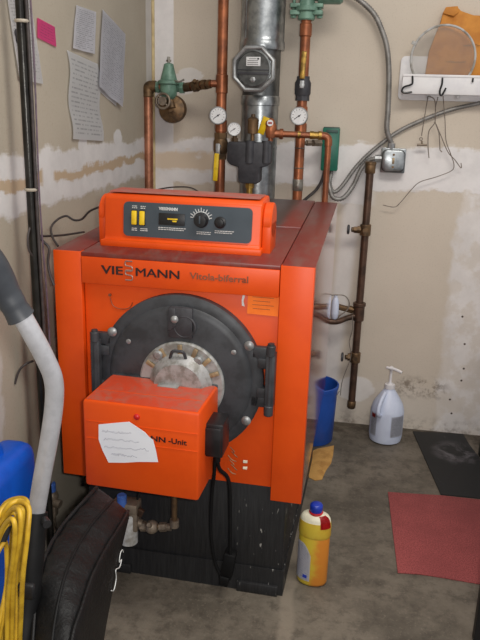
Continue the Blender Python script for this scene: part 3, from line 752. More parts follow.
# air separator assembly
ay = 2.93
def AP(px, py): return PY(px, py, ay)
sepc = AP(249, 155)
sep = thing('air_separator', 'dark cast T-shaped air separator with small gauge in front of the flue', 'boiler fitting', (sepc.x, ay, 1.09))
b = MB()
w0, w1 = AP(228, 155).x, AP(272, 155).x; zt_, zm_, zb_ = AP(250, 142).z, AP(250, 165).z, AP(250, 183).z
n0, n1 = AP(239, 175).x, AP(261, 175).x
sil = [(w0+.006, zt_), (w1-.006, zt_), (w1, zt_-.01), (w1, zm_+.015), (w1-.014, zm_), (n1, zm_-.008), (n1, zb_+.01), (n1-.012, zb_), (n0+.012, zb_), (n0, zb_+.01), (n0, zm_-.008), (w0+.014, zm_), (w0, zm_+.015), (w0, zt_-.01)]
b.prism([(x, ay-.03, z) for x, z in sil], (0, .065, 0), .006)
b.cyl(((n0+n1)/2, ay-.02, zm_+.01), ((n0+n1)/2, ay-.02, zt_+.006), .020)
b.cyl((w1-.022, ay-.02, zm_+.012), (w1-.022, ay-.02, zt_+.008), .017)
sb = b.build('separator_body', M['insul'], sep)
cxm = (n0+n1)/2
b = MB(); b.cyl((cxm, ay, .9), (cxm, ay, zb_+.01), .0135); b.cyl((cxm, ay, zb_-.02), (cxm, ay, zb_), .019, n=8); b.build('nipple', M['brass'], sep)
b = MB(); zv = AP(253, 125); vx = zv.x
b.prof((vx, ay, zt_), (vx, ay, 9), [(0, .008), (AP(253, 134).z-zt_, .008), (AP(253, 134).z-zt_+.002, .0215), (AP(253, 122).z-zt_, .0225), (AP(253, 120).z-zt_, .024), (AP(253, 118).z-zt_, .018), (AP(253, 117).z-zt_, .009), (AP(253, 114).z-zt_, .008)], 22)
b.build('air_vent', M['bronze'], sep)
gc = AP(235, 129) + V((0, -.02, 0)); gauge(gc, .027, sep, V((.12, -1, .05)), stem=(gc.x, ay, gc.z-.01), m=M['bolt'])
b = MB(); b.cyl((gc.x, ay, zt_-.01), (gc.x, ay, gc.z-.015), .0085); b.cyl((gc.x, ay, zt_), (gc.x, ay, zt_+.014), .015, n=6); b.build('gauge_stem', M['bronze'], sep)

# relief valve with discharge pipe
rv = AP(271, 128); ey = 2.945
el = PY(328, 134, ey)
rel = thing('relief_valve', 'bronze relief valve with yellow tag and copper discharge pipe', 'valve', (rv.x, ay, zt_+.008))
b = MB()
b.prof((rv.x, ay, zt_+.006), (rv.x, ay, 9), [(0, .010), (.012, .010), (.014, .019), (.03, .022), (.045, .024), (.062, .023), (.075, .016), (.08, .011)], 22)
b.cyl((rv.x, ay, rv.z-.02), (rv.x+.045, ey-.01, rv.z-.022), .016, n=18)
b.cyl((rv.x+.036, ey-.01, rv.z-.022), (rv.x+.05, ey-.01, rv.z-.022), .021, n=18)
b.ball((rv.x-.004, ay-.004, rv.z+.018), .022, (1, .9, 1))
vb2 = b.build('valve_body', M['copper'], rel)
b = MB(); d_ = V((0, -1, .15)); q = V((rv.x-.001, ay-.022, rv.z+.02)); b.cyl(q, q-V((0, .006, 0)), .0125, n=20); b.build('cap_disc', M['face'], vb2)
b = MB(); b.box((q.x, q.y-.007, q.z), (.016, .001, .007)); b.build('cap_print', M['redprint'], vb2)
tq = AP(264, 125); b = MB(); b.box((tq.x, ay-.012, tq.z-.002), (.026, .0015, .072), Matrix.Rotation(R(20), 3, 'Y') @ Matrix.Rotation(R(12), 3, 'X'), .0004); b.build('tag', M['yellow'], rel)
hz = rv.z-.022
b = MB(); pth = fillet([(rv.x+.04, ey-.01, hz), (el.x+.004, ey-.0, hz-.002), (el.x+.004, ey, .3)], .028, 7); b.tube(pth, .0125, 16); b.build('discharge_pipe', M['copper'], rel)
b = MB()
for t0, t1, rr in ((.62, .70, .0165), (.70, .80, .0145), (.80, .86, .018), (.36, .42, .015)):
    b = MB(); x0 = rv.x+.04+(el.x-rv.x-.04)*t0; x1 = rv.x+.04+(el.x-rv.x-.04)*t1; b.cyl((x0, ey-.008, hz-.001), (x1, ey-.006, hz-.001), rr, n=14); b.build('brass_union', M['brass'], rel)
b = MB(); b.tube(fillet([(el.x-.03, ey, hz-.002), (el.x+.004, ey, hz-.002), (el.x+.004, ey, hz-.04)], .024, 6), .0155, 16); b.build('elbow', M['copper'], rel)

# return riser (right copper pipe) with pump flange
ry = 3.02
tp, bt = PY(307, 20, ry), PY(297, 190, ry); rxx = (tp.x+bt.x)/2
ret = thing('copper_riser', 'copper riser right of the flue with green pump flange on top', 'pipe', (rxx, ry, .43))
ztp = PY(308, 19, ry).z
b = MB(); b.tube(fillet([(rxx, 2.84, .45), (rxx, ry, .45), (rxx, ry, ztp)], .04, 6), .0205, 22); pp = b.build('pipe', M['copper'], ret)
b = MB()
for py, h, r_ in ((30, .05, .0245), (128, .04, .0245), (110, .03, .024)): b = MB(); collar(b, (rxx, ry, PY(300, py, ry).z), r_, h); b.build('coupling', M['copper'], pp)
for py, h in ((36, .006), (148, .006), (168, .006), (185, .05)): b = MB(); collar(b, (rxx, ry, PY(300, py, ry).z), .0222, h); b.build('solder_joint', M['solder'], pp)
zb = PY(302, 88, ry).z
b = MB(); b.prof((rxx, ry, zb-.035), (rxx, ry, 9), [(0, .026), (.012, .033), (.055, .033), (.068, .026), (.08, .026)], 22); b.cyl((rxx, ry, zb-.05), (rxx, ry, zb-.03), .029, n=8); vb = b.build('ball_valve', M['insul'], ret)
b = MB(); b.cyl((rxx, ry-.03, zb+.01), (rxx, ry-.05, zb+.01), .010); b.box((rxx, ry-.05, zb+.012), (.018, .006, .03), bev=.002); b.build('valve_stem', M['bolt'], vb)
b = MB(); b.box((rxx+.001, ry-.048, zb+.085), (.021, .010, .105), Matrix.Rotation(R(2), 3, 'Y'), .004); b.build('lever', M['brass'], vb)
gc = PY(299, 116, ry-.05); gauge(gc, .036, ret, V((-.05, -1, .08)), stem=(rxx, ry-.01, gc.z))
b = MB(); z0 = ztp
b.prof((rxx, ry, z0-.005), (rxx, ry, 9), [(0, .03), (.005, .034), (.03, .034), (.034, .046), (.05, .046), (.052, .034), (.07, .03), (.12, .03)], 24)
for sx in (-1, 1):
    b.box((rxx+sx*.045, ry, z0+.022), (.04, .05, .018), bev=.004); b.box((rxx+sx*.045, ry, z0+.048), (.04, .05, .016), bev=.004)
pm = b.build('pump_flange', M['greenpaint'], ret)
for sx in (-1, 1): b = MB(); b.cyl((rxx+sx*.052, ry, z0+.002), (rxx+sx*.052, ry, z0+.07), .006); b.cyl((rxx+sx*.052, ry, z0+.004), (rxx+sx*.052, ry, z0+.012), .013, n=6); b.build('flange_bolt', M['greenpaint'], pm)
b = MB(); b.cyl((rxx, ry-.03, z0+.16), (rxx, ry+.1, z0+.16), .07, n=28); b.prof((rxx-.02, ry, z0+.10), (rxx+.9, ry, z0+.10), [(0, .03), (.06, .034), (.065, .046), (.15, .046), (.16, .038)], 24); b.build('pump_body', M['greenpaint'], ret)

# green control box on the wall
gb0, gb1 = PY(322, 170, 3.16), PY(339, 128, 3.16)
gx = (gb0.x+gb1.x)/2; gz = (gb0.z+gb1.z)/2
gbx = thing('switch_box', 'narrow teal green switch box on the wall beside the copper elbow', 'switch box', (gx, WY, gb0.z))
b = MB(); b.box((gx, 3.165, gz), (.072, .07, gb1.z-gb0.z), bev=.004); b.build('housing', M['greenbox'], gbx)
b = MB(); b.box((gx, 3.163, gb1.z+.001), (.066, .066, .004), bev=.001); b.box((gx+.004, 3.128, gb1.z-.014), (.05, .004, .012), bev=.001); b.build('top_cap', M['greenlid'], gbx)
b = MB(); hx_ = PY(318, 143, 3.1); b.cyl((rxx+.015, 3.05, hx_.z), (gx-.03, 3.15, hx_.z), .008); b.cyl((rxx+.05, 3.08, hx_.z), (rxx+.08, 3.11, hx_.z), .015, n=6); b.cyl((rxx+.025, 3.06, hx_.z), (rxx+.04, 3.07, hx_.z), .013, n=6); b.build('sensor_tube', M['paintdark'], gbx)

# ------------------------------------------------------------------ junction box and flexible conduits
jc = PY(393, 160.5, 3.17)
jb = thing('junction_box', 'square zinc junction box with raised cover on the back wall', 'junction box', (jc.x, WY, jc.z-.06))
b = MB(); b.box((jc.x, 3.178, jc.z), (.104, .044, .104), bev=.004); b.build('box', M['galv'], jb)
b = MB(); b.prism([(p.x, 3.157, p.z) for p in rrect(jc.x-.046, jc.x+.046, jc.z-.044, jc.z+.044, .02, lambda z: 0)], (0, -.016, 0), .004); cv = b.build('cover', M['galv'], jb)
b = MB(); b.tube([(p.x, 3.152, p.z) for p in rrect(jc.x-.047, jc.x+.047, jc.z-.045, jc.z+.045, .02, lambda z: 0)], .0026, 6, closed=True); b.build('cover_rim', M['galvdark'], cv)
for dx, dz in ((0, .026), (0, -.026)): b = MB(); b.cyl((jc.x+dx, 3.142, jc.z+dz), (jc.x+dx, 3.138, jc.z+dz), .005, n=10); b.build('cover_screw', M['bronze'], cv)
b = MB(); b.box((jc.x, 3.1405, jc.z), (.010, .002, .026), bev=.0008); b.build('slot', M['tanmetal'], cv)
b = MB(); b.cyl((jc.x-.012, 3.17, jc.z+.048), (jc.x-.012, 3.17, jc.z+.072), .016, n=8); b.build('conduit_connector', M['bolt'], jb)
b = MB(); b.cyl((jc.x-.078, 3.17, jc.z+.006), (jc.x-.048, 3.17, jc.z+.006), .016, n=8); b.build('conduit_connector', M['bolt'], jb)
M['conduit'] = mat('grey_flex_steel', (142, 139, 135), (116, 113, 109), 30, .45, .45)
def conduit(pts, label, r=.0128):
    p = resample(smoothpath(pts, 14), .0052)
    b = MB(); b.tube(p, lambda i: r if i % 2 else r*.74, 12)
    o = b.build('flexible_conduit', M['conduit'], angle=80); return tag(o, label, 'conduit')
Q = lambda x, y, d=3.158: PY(x, y, d)
conduit([Q(334, -22), Q(348, -8), Q(362, 2), Q(374, 14), Q(381, 28), Q(387, 48), Q(389, 75), Q(388, 110), Q(387, 130), V((jc.x-.012, 3.17, jc.z+.07))], 'ribbed steel conduit dropping from the top onto the junction box')
conduit([Q(495, 98, 3.185), Q(480, 103, 3.185), Q(450, 110, 3.185), Q(420, 121, 3.185), Q(396, 133, 3.185), Q(372, 151, 3.183), Q(356, 167, 3.175), Q(342, 186, 3.16), Q(334, 192, 3.15), Q(330, 184, 3.15), V((gx+.012, 3.165, gb0.z+.002))], 'long ribbed conduit sweeping under the white shelf to the teal box', .0098)
conduit([V((jc.x-.076, 3.17, jc.z+.006)), Q(368, 161, 3.174), Q(360, 171, 3.172), Q(353, 186, 3.165), Q(343, 198, 3.13), Q(334, 198, 3.12), Q(330, 190, 3.125), V((gx-.012, 3.155, gb0.z+.002))], 'short looped ribbed conduit between junction box and teal box', .0112)
b = MB(); b.tube(smoothpath([V((-.28, 3.10, .95)), Q(300, 206, 3.12), Q(307, 198, 3.15), Q(316, 190, 3.17), Q(322, 180, 3.17), V((gx-.02, 3.18, gb0.z+.002))], 6), .007, 8); tag(b.build('cable', M['cable']), 'short dark cable curving down behind the copper risers from the teal box', 'cable')

# ------------------------------------------------------------------ gas pipe with taps
gy = 3.13
ga, gb_ = PY(370, 168, gy), PY(351.5, 408, gy); gpx = (ga.x+gb_.x)/2
gp = thing('drop_pipe', 'brown vertical wall pipe with two small taps right of the boiler', 'pipe', (gpx, gy, gb_.z))
b = MB(); b.cyl((gpx, gy, gb_.z), (gpx, gy, ga.z+.01), .0165, n=20); b.build('pipe', M['castpipe'], gp)
b = MB(); collar(b, (gpx, gy, ga.z), .022, .045); collar(b, (gpx, gy, ga.z+.02), .024, .014); b.build('top_cap', M['bronze'], gp)
b = MB(); collar(b, (gpx, gy, gb_.z+.02), .020, .035); b.build('end_cap', M['bronze'], gp)
for z_ in (gb_.z+.12, ga.z-.12):
    b = MB(); b.box((gpx, 3.17, z_), (.02, .07, .012), bev=.002); b.build('pipe_strap', M['bronze'], gp)
def tap(px, py, hp, name='tap'):
    z = PY(px, py, gy).z
    b = MB(); collar(b, (gpx, gy, z), .024, .05); h = PY(hp, py, gy)
    b.cyl((gpx-.01, gy, z), (h.x+.02, gy-.01, z), .011); b.cyl((gpx-.035, gy, z), (gpx-.02, gy, z), .017, n=6); b.cyl((h.x+.03, gy-.01, z), (h.x+.045, gy-.01, z), .015, n=6)
    b.cyl((gpx+.0, gy, z), (gpx, gy-.03, z), .012)
    t = b.build(name, M['bronze'], gp)
    b = MB(); b.prof((h.x+.012, gy-.01, z), (h.x-9, gy-.01, z), [(0, .012), (.002, .021), (.010, .021), (.012, .012)], 16); b.build('handle', M['insul'], t)
tap(366, 230, 347); tap(352, 357, 341)
# tee with bent branch that runs back along the boiler side
zt2 = PY(361, 314, gy).z
b = MB(); collar(b, (gpx, gy, zt2+.01), .025, .085); collar(b, (gpx, gy, zt2+.045), .029, .018)
pth = smoothpath([(gpx, gy, zt2-.005), (gpx-.05, gy-.02, zt2-.018), (gpx-.095, gy-.05, zt2-.03), (gpx-.14, gy-.06, zt2-.028), (gpx-.19, gy-.06, zt2-.024)], 6)
b.tube(pth, .013, 14); tb = b.build('tee_branch', M['castpipe'], gp)
b = MB(); b.box((gpx-.07, gy+.015, zt2+.018), (.09, .03, .022), Matrix.Rotation(R(12), 3, 'Y'), .003); b.cyl((gpx-.01, gy+.01, zt2+.012), (gpx-.05, gy+.012, zt2+.02), .014); b.build('bracket', M['bronze'], tb)

# small white plastic sensor with looped cord hanging on the branch
sx = gpx-.108; sz = zt2-.012
sn = thing('plastic_sensor', 'small white plastic vial with looped cord resting on the bent pipe', 'sensor', (sx, gy-.05, sz))
b = MB(); b.prof((sx, gy-.052, sz-.005), (sx, gy-.052, 9), [(0, .010), (.01, .016), (.03, .018), (.075, .017), (.095, .012), (.10, .008), (.108, .008)], 18); b.build('body', M['jug'], sn)
b = MB(); b.tube(smoothpath([(sx-.03, gy-.05, sz+.10), (sx, gy-.055, sz+.108), (sx+.04, gy-.05, sz+.105), (sx+.062, gy-.05, sz+.075), (sx+.055, gy-.05, sz+.04), (sx+.025, gy-.05, sz+.012), (sx+.015, gy-.05, sz-.004)], 7), .0025, 6); b.build('cord', M['wire'], sn)
b = MB(); b.tube(smoothpath([(gpx-.03, gy-.026, zt2+.0), (gpx-.022, gy-.026, zt2-.06), (gpx-.032, gy-.026, zt2-.13), (gpx-.02, gy-.028, zt2-.2), (gpx-.05, gy-.02, zt2-.32), (gpx-.055, gy-.02, zt2-.4)], 8), .0016, 5)
tag(b.build('thin_wire', M['wire']), 'thin grey wire trailing down along the brown wall pipe', 'wire')

# ------------------------------------------------------------------ shelf and its things
s0, s1 = PY(401, 60, 3.19), PY(480, 60, 3.19)
sx0, sx1 = s0.x, s0.x+.62
zs_top, zs_bot = PY(402, 56, 3.19).z, PY(402, 100, 3.19).z
rt, rb = PY(405, 75, 3.11).z, PY(405, 93, 3.11).z
shf = thing('wall_shelf', 'white plastic wall shelf with a row of hooks', 'shelf', ((sx0+sx1)/2, WY, zs_bot))
b = MB(); b.prism([(p.x, 3.198, p.z) for p in rrect(sx0, sx1, zs_bot, zs_top, .02, lambda z: 0)], (0, -.012, 0), .002); b.build('back_plate', M['shelfwhite'], shf)
b = MB(); b.box(((sx0+.012+sx1-.012)/2, 3.148, rb), (sx1-sx0-.024, .082, .006), bev=.002); b.box((sx0+.015, 3.148, (rt+rb)/2), (.005, .08, rt-rb), bev=.001); b.build('tray', M['shelfwhite'], shf)
b = MB(); b.box(((sx0+sx1)/2, 3.109, (rt+rb)/2), (sx1-sx0-.02, .006, rt-rb), bev=.002); b.box(((sx0+sx1)/2, 3.108, rt-.001), (sx1-sx0-.018, .010, .010), bev=.002); b.build('front_rail', M['shelfwhite'], shf)
for k in range(4):
    b = MB(); xk = sx0+.125+.12*k; b.ring((xk, 3.182, zs_bot+.018), (0, 1, 0), .010, .003, 20, 6); b.cyl((xk, 3.184, zs_bot+.018), (xk, 3.168, zs_bot+.018), .005); b.build('peg', M['shelfwhite'], shf)
def hook(px0, py0, pts, name='hook'):
    b = MB(); b.tube(smoothpath([PY(x, y, 3.095 if i else 3.103) for i, (x, y) in enumerate(pts)], 6), .0038, 8); b.build(name, M['hook'], shf)
hook(0, 0, [(412.5, 76), (412.5, 83), (410, 85), (404, 87), (402, 91), (405, 93), (412, 92)])
hook(0, 0, [(442.5, 78), (442, 84), (440, 90), (440, 94), (442, 95), (446, 88)])
hook(0, 0, [(473, 78.5), (472.5, 82)])
# clear lid standing on the tray
lc = PY(452, 68, 3.14); lr = .131; lc.x = .298
tf = rb+.003
lcz = tf+.004+lr
lt = Matrix.Rotation(R(0), 3, 'X')
lid = thing('round_lid', 'round clear grey plastic lid standing on the white shelf', 'lid', (lc.x, 3.135, tf+.004))
b = MB(); b.prof((lc.x, 3.137, lcz), (lc.x, -9, lcz), [(0, lr-.004), (.003, lr-.012), (.004, .01)], 64); b.build('disc', M['clear'], lid)
b = MB(); b.ring((lc.x, 3.136, lcz), (0, 1, 0), lr-.004, .0045, 72, 8); b.build('rim', M['dirtytag'], lid)
b = MB(); b.box((lc.x-lr*.93, 3.136, lcz+.058), (.016, .008, .014), Matrix.Rotation(R(20), 3, 'Y'), .002); b.build('lug', M['dirtytag'], lid)
# envelope behind it
ev = thing('manila_envelope', 'crumpled brown manila envelope standing behind the clear round lid', 'envelope', (lc.x+.03, 3.165, tf+.004))
poly = [(424, 76), (429, 52), (436, 33), (440, 24), (443, 13), (446, 8), (457, 7), (461, 11), (474, 15), (500, 16), (512, 20), (505, 78)]
b = MB(); pp_ = [PY(x, y, 3.168) for x, y in poly]
pp_[0].z = pp_[-1].z = tf+.004
b.prism([V((p.x, 3.168+.008*math.sin(i*1.7), p.z)) for i, p in enumerate(pp_)], (0, .014, 0), .003); b.build('envelope_body', M['manila'], ev)
b = MB(); b.prism([PY(x, y, 3.158) for x, y in ((443, 13), (446, 7), (458, 6), (459, 12), (454, 16), (449, 15))], (0, .01, 0), .002); b.build('folded_corner', M['manila'], ev)
b = MB(); random.seed(3)
for (x0, y0, x1) in ((446, 62, 466), (464, 45, 480)):
    pts = []
    for k in range(26):
        q = PY(x0+(x1-x0)*k/25, y0+random.uniform(-1.3, 1.3), 3.158); q.y = 3.158; pts.append(q)
    b.tube(pts, .0008, 4)
b.build('handwriting', M['inkdark'], ev)
# hanging wires
def wire(name, label, paths, r=.0021, m='wire'):
    b = MB()
    for p in paths: b.tube(smoothpath([PY(*q, 3.165) for q in p], 6), r, 5)
    return tag(b.build(name, M[m]), label, 'wire')
root = thing('pull_chain', 'chain with small T bar hanging from the white shelf', 'chain', PY(429, 96, 3.165))
b = MB(); b.tube(smoothpath([PY(*q, 3.165) for q in ((428, 96), (426.5, 105), (424, 120), (421.5, 136))], 6), .002, 5); b.ring(PY(421, 139, 3.165), (0, 1, 0), .006, .002, 14, 5); b.build('chain', M['wire'], root)
b = MB(); b.cyl(PY(417, 145, 3.16), PY(427, 145, 3.16), .005, n=10); b.cyl(PY(422, 141, 3.16), PY(422, 146, 3.16), .004, n=8); b.build('t_bar', M['paintdark'], root)
wire('hanging_wire', 'forked grey wire hanging below the middle hook of the white shelf', [[(428, 96), (434, 99), (435.5, 108), (435, 122)], [(438, 97), (435.5, 108), (435, 122), (429, 131), (428, 145), (429, 158)], [(435, 122), (439, 134), (440, 150)], [(440, 150), (442, 152)]])
wire('hanging_wire', 'long bent grey wire hanging from the white shelf and curling left', [[(443, 96), (445, 120), (446, 140), (451, 155), (454, 165), (451, 171), (436, 177), (420, 182), (411, 190), (400, 203), (394, 207), (383, 205)], [(436, 124), (441, 136), (448, 152), (455, 160), (461, 168), (461, 163)]], .0019)

# ------------------------------------------------------------------ floor things right side
# pump jug
jx, jy = .207, 3.058
jug = thing('pump_jug', 'white gallon jug with dispenser pump on the floor by the wall', 'jug', (jx, jy, 0))
b = MB(); b.prof((jx, jy, .001), (jx, jy, 9), [(0, .062), (.006, .072), (.03, .076), (.12, .076), (.15, .0755), (.158, .074), (.185, .066), (.215, .048), (.245, .028), (.252, .022), (.262, .021)], 40); body = b.build('jug_body', M['jug'], jug)
b = MB(); b.tube(smoothpath([(jx-.02, jy-.03, .242), (jx-.033, jy-.058, .225), (jx-.045, jy-.083, .19), (jx-.045, jy-.088, .16), (jx-.035, jy-.068, .146)], 6), .0095, 10); b.build('handle', M['jug'], body)
b = MB(); b.prof((jx, jy, .258), (jx, jy, 9), [(0, .024), (.018, .023), (.02, .012), (.03, .006), (.085, .006), (.086, .009), (.1, .010), (.104, .006)], 20)
b.tube(smoothpath([(jx-.0, jy, .353), (jx-.02, jy-.01, .358), (jx+.012, jy-.02, .357), (jx+.045, jy-.035, .349)], 5), .0065, 8); b.build('dispenser_pump', M['shelfwhite'], jug)
def arc_label(cx, cy, r, a0, a1, z0, z1, m, name, parent, n=14, off=.0012):
    b = MB(); t = bmesh.new(); uv = t.loops.layers.uv.new('UVMap'); rows = []
    for k in range(n+1):
        a = R(a0+(a1-a0)*k/n); rows.append((t.verts.new((cx+math.cos(a)*(r+off), cy+math.sin(a)*(r+off), z0)), t.verts.new((cx+math.cos(a)*(r+off), cy+math.sin(a)*(r+off), z1))))
    for k in range(n):
        f = t.faces.new((rows[k][0], rows[k+1][0], rows[k+1][1], rows[k][1]))
        for l, q in zip(f.loops, ((k/n, 0), ((k+1)/n, 0), ((k+1)/n, 1), (k/n, 1))): l[uv].uv = q
    bmesh.ops.solidify(t, geom=list(t.faces), thickness=.0006); b.bm.free(); b.bm = t
    return b.build(name, m, parent)
M['labelprint'] = paper('jug_label_print', (190, 192, 200), (130, 132, 146), 16, .7, 4)
arc_label(jx, jy, .0765, 283, 335, .045, .145, M['labelprint'], 'side_label', jug)
arc_label(jx, jy, .0765, 205, 232, .04, .15, M['labelprint'], 'front_label', jug)
arc_label(jx, jy, .0765, 208, 226, .128, .146, M['redprint'], 'label_band', jug, off=.002)
# bucket
bx, by = -.130, 2.995
bk = thing('bucket', 'dark blue plastic bucket half hidden behind the boiler side', 'bucket', (bx, by, 0))
b = MB(); b.prof((bx, by, .001), (bx, by, 9), [(0, .092), (.004, .095), (.255, .104), (.257, .108), (.273, .109), (.275, .107), (.275, .102), (.255, .099), (.01, .078)], 44); b.build('bucket_body', M['bluebucket'], bk)
b = MB(); b.tube([(bx+math.cos(R(a))*.112, by-.012-.03*abs(math.sin(R(a))), .25-.10*math.sin(R(a))**2*(1 if math.sin(R(a)) < 0 else .3)) for a in range(180, 361, 12)], .0022, 6); b.build('bail_handle', M['wire'], bk)
# chamois rag on the floor
pts = [PZ(*q) for q in ((311, 452), (318, 449), (334, 446), (333, 456), (331, 464), (326, 471), (322, 480), (315, 481), (309, 478), (308, 468))]
b = MB(); t = bmesh.new(); c = sum(pts, V())/len(pts); rings = []
for f_ in (1, .8, .55, .3):
    rings.append([t.verts.new(V((c.x+(p.x-c.x)*f_, c.y+(p.y-c.y)*f_, .003+.006*(1-f_)+.004*abs(math.sin(i*2.3+f_*7))*(f_ < 1)))) for i, p in enumerate(pts)])
cc = t.verts.new((c.x, c.y, .010))
for A, B in zip(rings, rings[1:]):
    for k in range(len(pts)): t.faces.new((A[k], A[(k+1) % len(pts)], B[(k+1) % len(pts)], B[k]))
for k in range(len(pts)): t.faces.new((rings[-1][k], rings[-1][(k+1) % len(pts)], cc))
bmesh.ops.recalc_face_normals(t, faces=t.faces); bmesh.ops.solidify(t, geom=list(t.faces), thickness=.002); b.bm.free(); b.bm = t
tag(b.build('chamois_cloth', M['tan'], angle=60), 'tan chamois cloth lying on the floor below the blue bucket', 'cloth')
# yellow bottle
ox, oy = -.056, 1.950
bo = thing('cleaner_bottle', 'yellow cleaner bottle with blue cap standing on the floor', 'bottle', (ox, oy, 0), R(-8))
def oval(cx, cy, a, b_, z, n=32): return [V((cx+a*math.cos(2*math.pi*k/n), cy+b_*math.sin(2*math.pi*k/n), z)) for k in range(n)]
def loft(rings, m, name, parent, local=True):
    t = bmesh.new(); rr = [[t.verts.new(p) for p in r_] for r_ in rings]
    for A, B in zip(rr, rr[1:]):
        n = len(A)
        for k in range(n): t.faces.new((A[k], A[(k+1) % n], B[(k+1) % n], B[k]))
    t.faces.new(rr[0][::-1]); t.faces.new(rr[-1]); bmesh.ops.recalc_face_normals(t, faces=t.faces)
    b = MB(); b.bm.free(); b.bm = t; return b.build(name, m, parent, local=local, angle=50)
A_, B_ = .049, .034
loft([oval(0, 0, A_*s, B_*s, z) for z, s in ((.001, .85), (.004, .95), (.012, 1), (.17, 1), (.174, .98), (.176, .95))], M['botlabel'], 'lower_body', bo)
loft([oval(0, 0, A_*s, B_*s, z) for z, s in ((.170, .95), (.176, 1.02), (.182, 1.05), (.215, 1.04), (.228, 1.0))], M['botyellow'], 'shoulder_band', bo)
loft([oval(0, 0, A_*s, B_*(s*.6+.4*s), z) for z, s in ((.226, 1.0), (.236, .96), (.245, .84), (.249, .62), (.252, .42))], M['cream'], 'upper_shoulder', bo)
b = MB(); t = bmesh.new(); rr_ = []
for (z, s_) in ((.212, 1.055), (.2155, 1.05), (.228, 1.01), (.236, .97), (.245, .85), (.2495, .63)):
    rr_.append([t.verts.new((A_*s_*1.015*math.cos(R(a)), B_*s_*1.015*math.sin(R(a)), z+.0012)) for a in range(296, 352, 7)])
for A, B in zip(rr_, rr_[1:]):
    for k in range(len(A)-1): t.faces.new((A[k], A[k+1], B[k+1], B[k]))
bmesh.ops.solidify(t, geom=list(t.faces), thickness=.001); b = MB(); b.bm.free(); b.bm = t; b.build('red_flash', M['redtint'], bo, local=True)
b = MB(); b.prof((0, 0, .247), (0, 0, 9), [(0, .021), (.008, .0225), (.010, .019)], 24); b.build('neck_ring', M['redtint'], bo, local=True)
b = MB(); b.prof((0, 0, .256), (0, 0, 9), [(0, .0185), (.003, .02), (.022, .020), (.026, .017), (.028, .012)], 24); b.build('cap', M['bluecap'], bo, local=True)
t = bmesh.new(); uv = t.loops.layers.uv.new('UVMap'); 
rows = []
nz = 10
for k in range(13):
    a = R(192+(268-192)*k/12)
    hgt = .155-.03*max(0, (k-6)/6)**2*1.4
    rows.append([t.verts.new(((A_+.0012)*math.cos(a), (B_+.0012)*math.sin(a), .02+(hgt-.02)*j/nz)) for j in range(nz+1)])
for k in range(12):
    for j in range(nz):
        f = t.faces.new((rows[k][j], rows[k+1][j], rows[k+1][j+1], rows[k][j+1]))
        for l, q in zip(f.loops, ((k/12, j/nz), ((k+1)/12, j/nz), ((k+1)/12, (j+1)/nz), (k/12, (j+1)/nz))): l[uv].uv = q
bmesh.ops.solidify(t, geom=list(t.faces), thickness=.0006); b = MB(); b.bm.free(); b.bm = t
M['botprint'] = paper('bottle_label_print', (214, 214, 226), (120, 124, 160), 15, .7, 6); b.build('back_label', M['botprint'], bo, local=True)
b = MB(); a = R(250); b.box(((A_+.002)*math.cos(a), (B_+.002)*math.sin(a), .036), (.014, .002, .010), Matrix.Rotation(R(-12), 3, 'Z')); b.build('blue_mark', M['bluecap'], bo, local=True)

# mats
def mat_sheet(name, pts, h, m, label):
    b = MB(); b.prism([V((p.x, p.y, .0005)) for p in pts], (0, 0, h), .001); o = b.build(name, m); return tag(o, label, 'floor mat')
mat_sheet('floor_mat', [V((.206, 2.566, 0)), PZ(405, 494), PZ(440, 496), V((.60, 2.585, 0)), V((.64, 2.03, 0)), PZ(440, 578), PZ(420, 575), V((.222, 2.046, 0))][::1], .004, M['redmat'], 'faded red floor mat lying on the concrete')
mat_sheet('floor_mat', [V((.342, 3.165, 0)), V((.578, 3.19, 0)), V((.592, 3.08, 0)), V((.62, 2.95, 0)), V((.68, 2.6, 0)), V((.415, 2.592, 0))], .005, M['blackmat'], 'dusty black rubber mat against the back wall')
# black steel rack whose legs show at the right edge
rk = thing('steel_rack', 'black steel rack with thin legs at the right picture edge', 'rack', (.85, 2.35, 0))
p1, p2 = V((.622, 2.985, 0)), V((.426, 1.777, 0))
d12 = (p1-p2)
for q in (p1, p2):
    for ox_ in (0, .45):
        b = MB(); b.box((q.x+ox_+.012, q.y, .325), (.03, .03, .65), bev=.002); b.build('leg', M['post'], rk)
b = MB()
for z in (.64,): b.prism([V((p2.x-.003, p2.y-.015, z)), V((p2.x+.477, p2.y-.015, z)), V((p1.x+.477, p1.y+.015, z)), V((p1.x-.003, p1.y+.015, z))], (0, 0, .02), .002)
b.build('rack_shelf', M['post'], rk)

# ------------------------------------------------------------------ left wall: pipe, cables, papers
plx = WX+.06; ply = PX(25.5, 100, plx).y
bp = thing('wall_pipe', 'tall black pipe standing before the left wall with cable ties', 'pipe', (plx, ply, 0))
b = MB(); b.cyl((plx, ply, 0), (plx, ply, 2.4), .0125, n=18); b.build('pipe', M['blackpipe'], bp)
for y_ in (23, 190): b = MB(); collar(b, (plx+.003, ply, PX(28, y_, plx).z), .020, .008); b.build('cable_tie', M['ziptie'], bp)
b = MB(); random.seed(5)
b.tube([(plx+.018, ply-.002+.002*math.sin(k*.8), .55+.1*k) for k in range(19)], .0048, 10)
tag(b.build('wall_cable', M['cable']), 'black cable strapped along the tall black pipe', 'cable')
b = MB(); b.tube(smoothpath([(plx+.0265+.002*math.sin(k*.9), ply+.004+.006*math.sin(k*1.3), .62+.15*k) for k in range(12)], 5), .0026, 8)
tag(b.build('wall_cable', M['cablepurple']), 'thin purplish cable winding along the tall black pipe', 'cable')
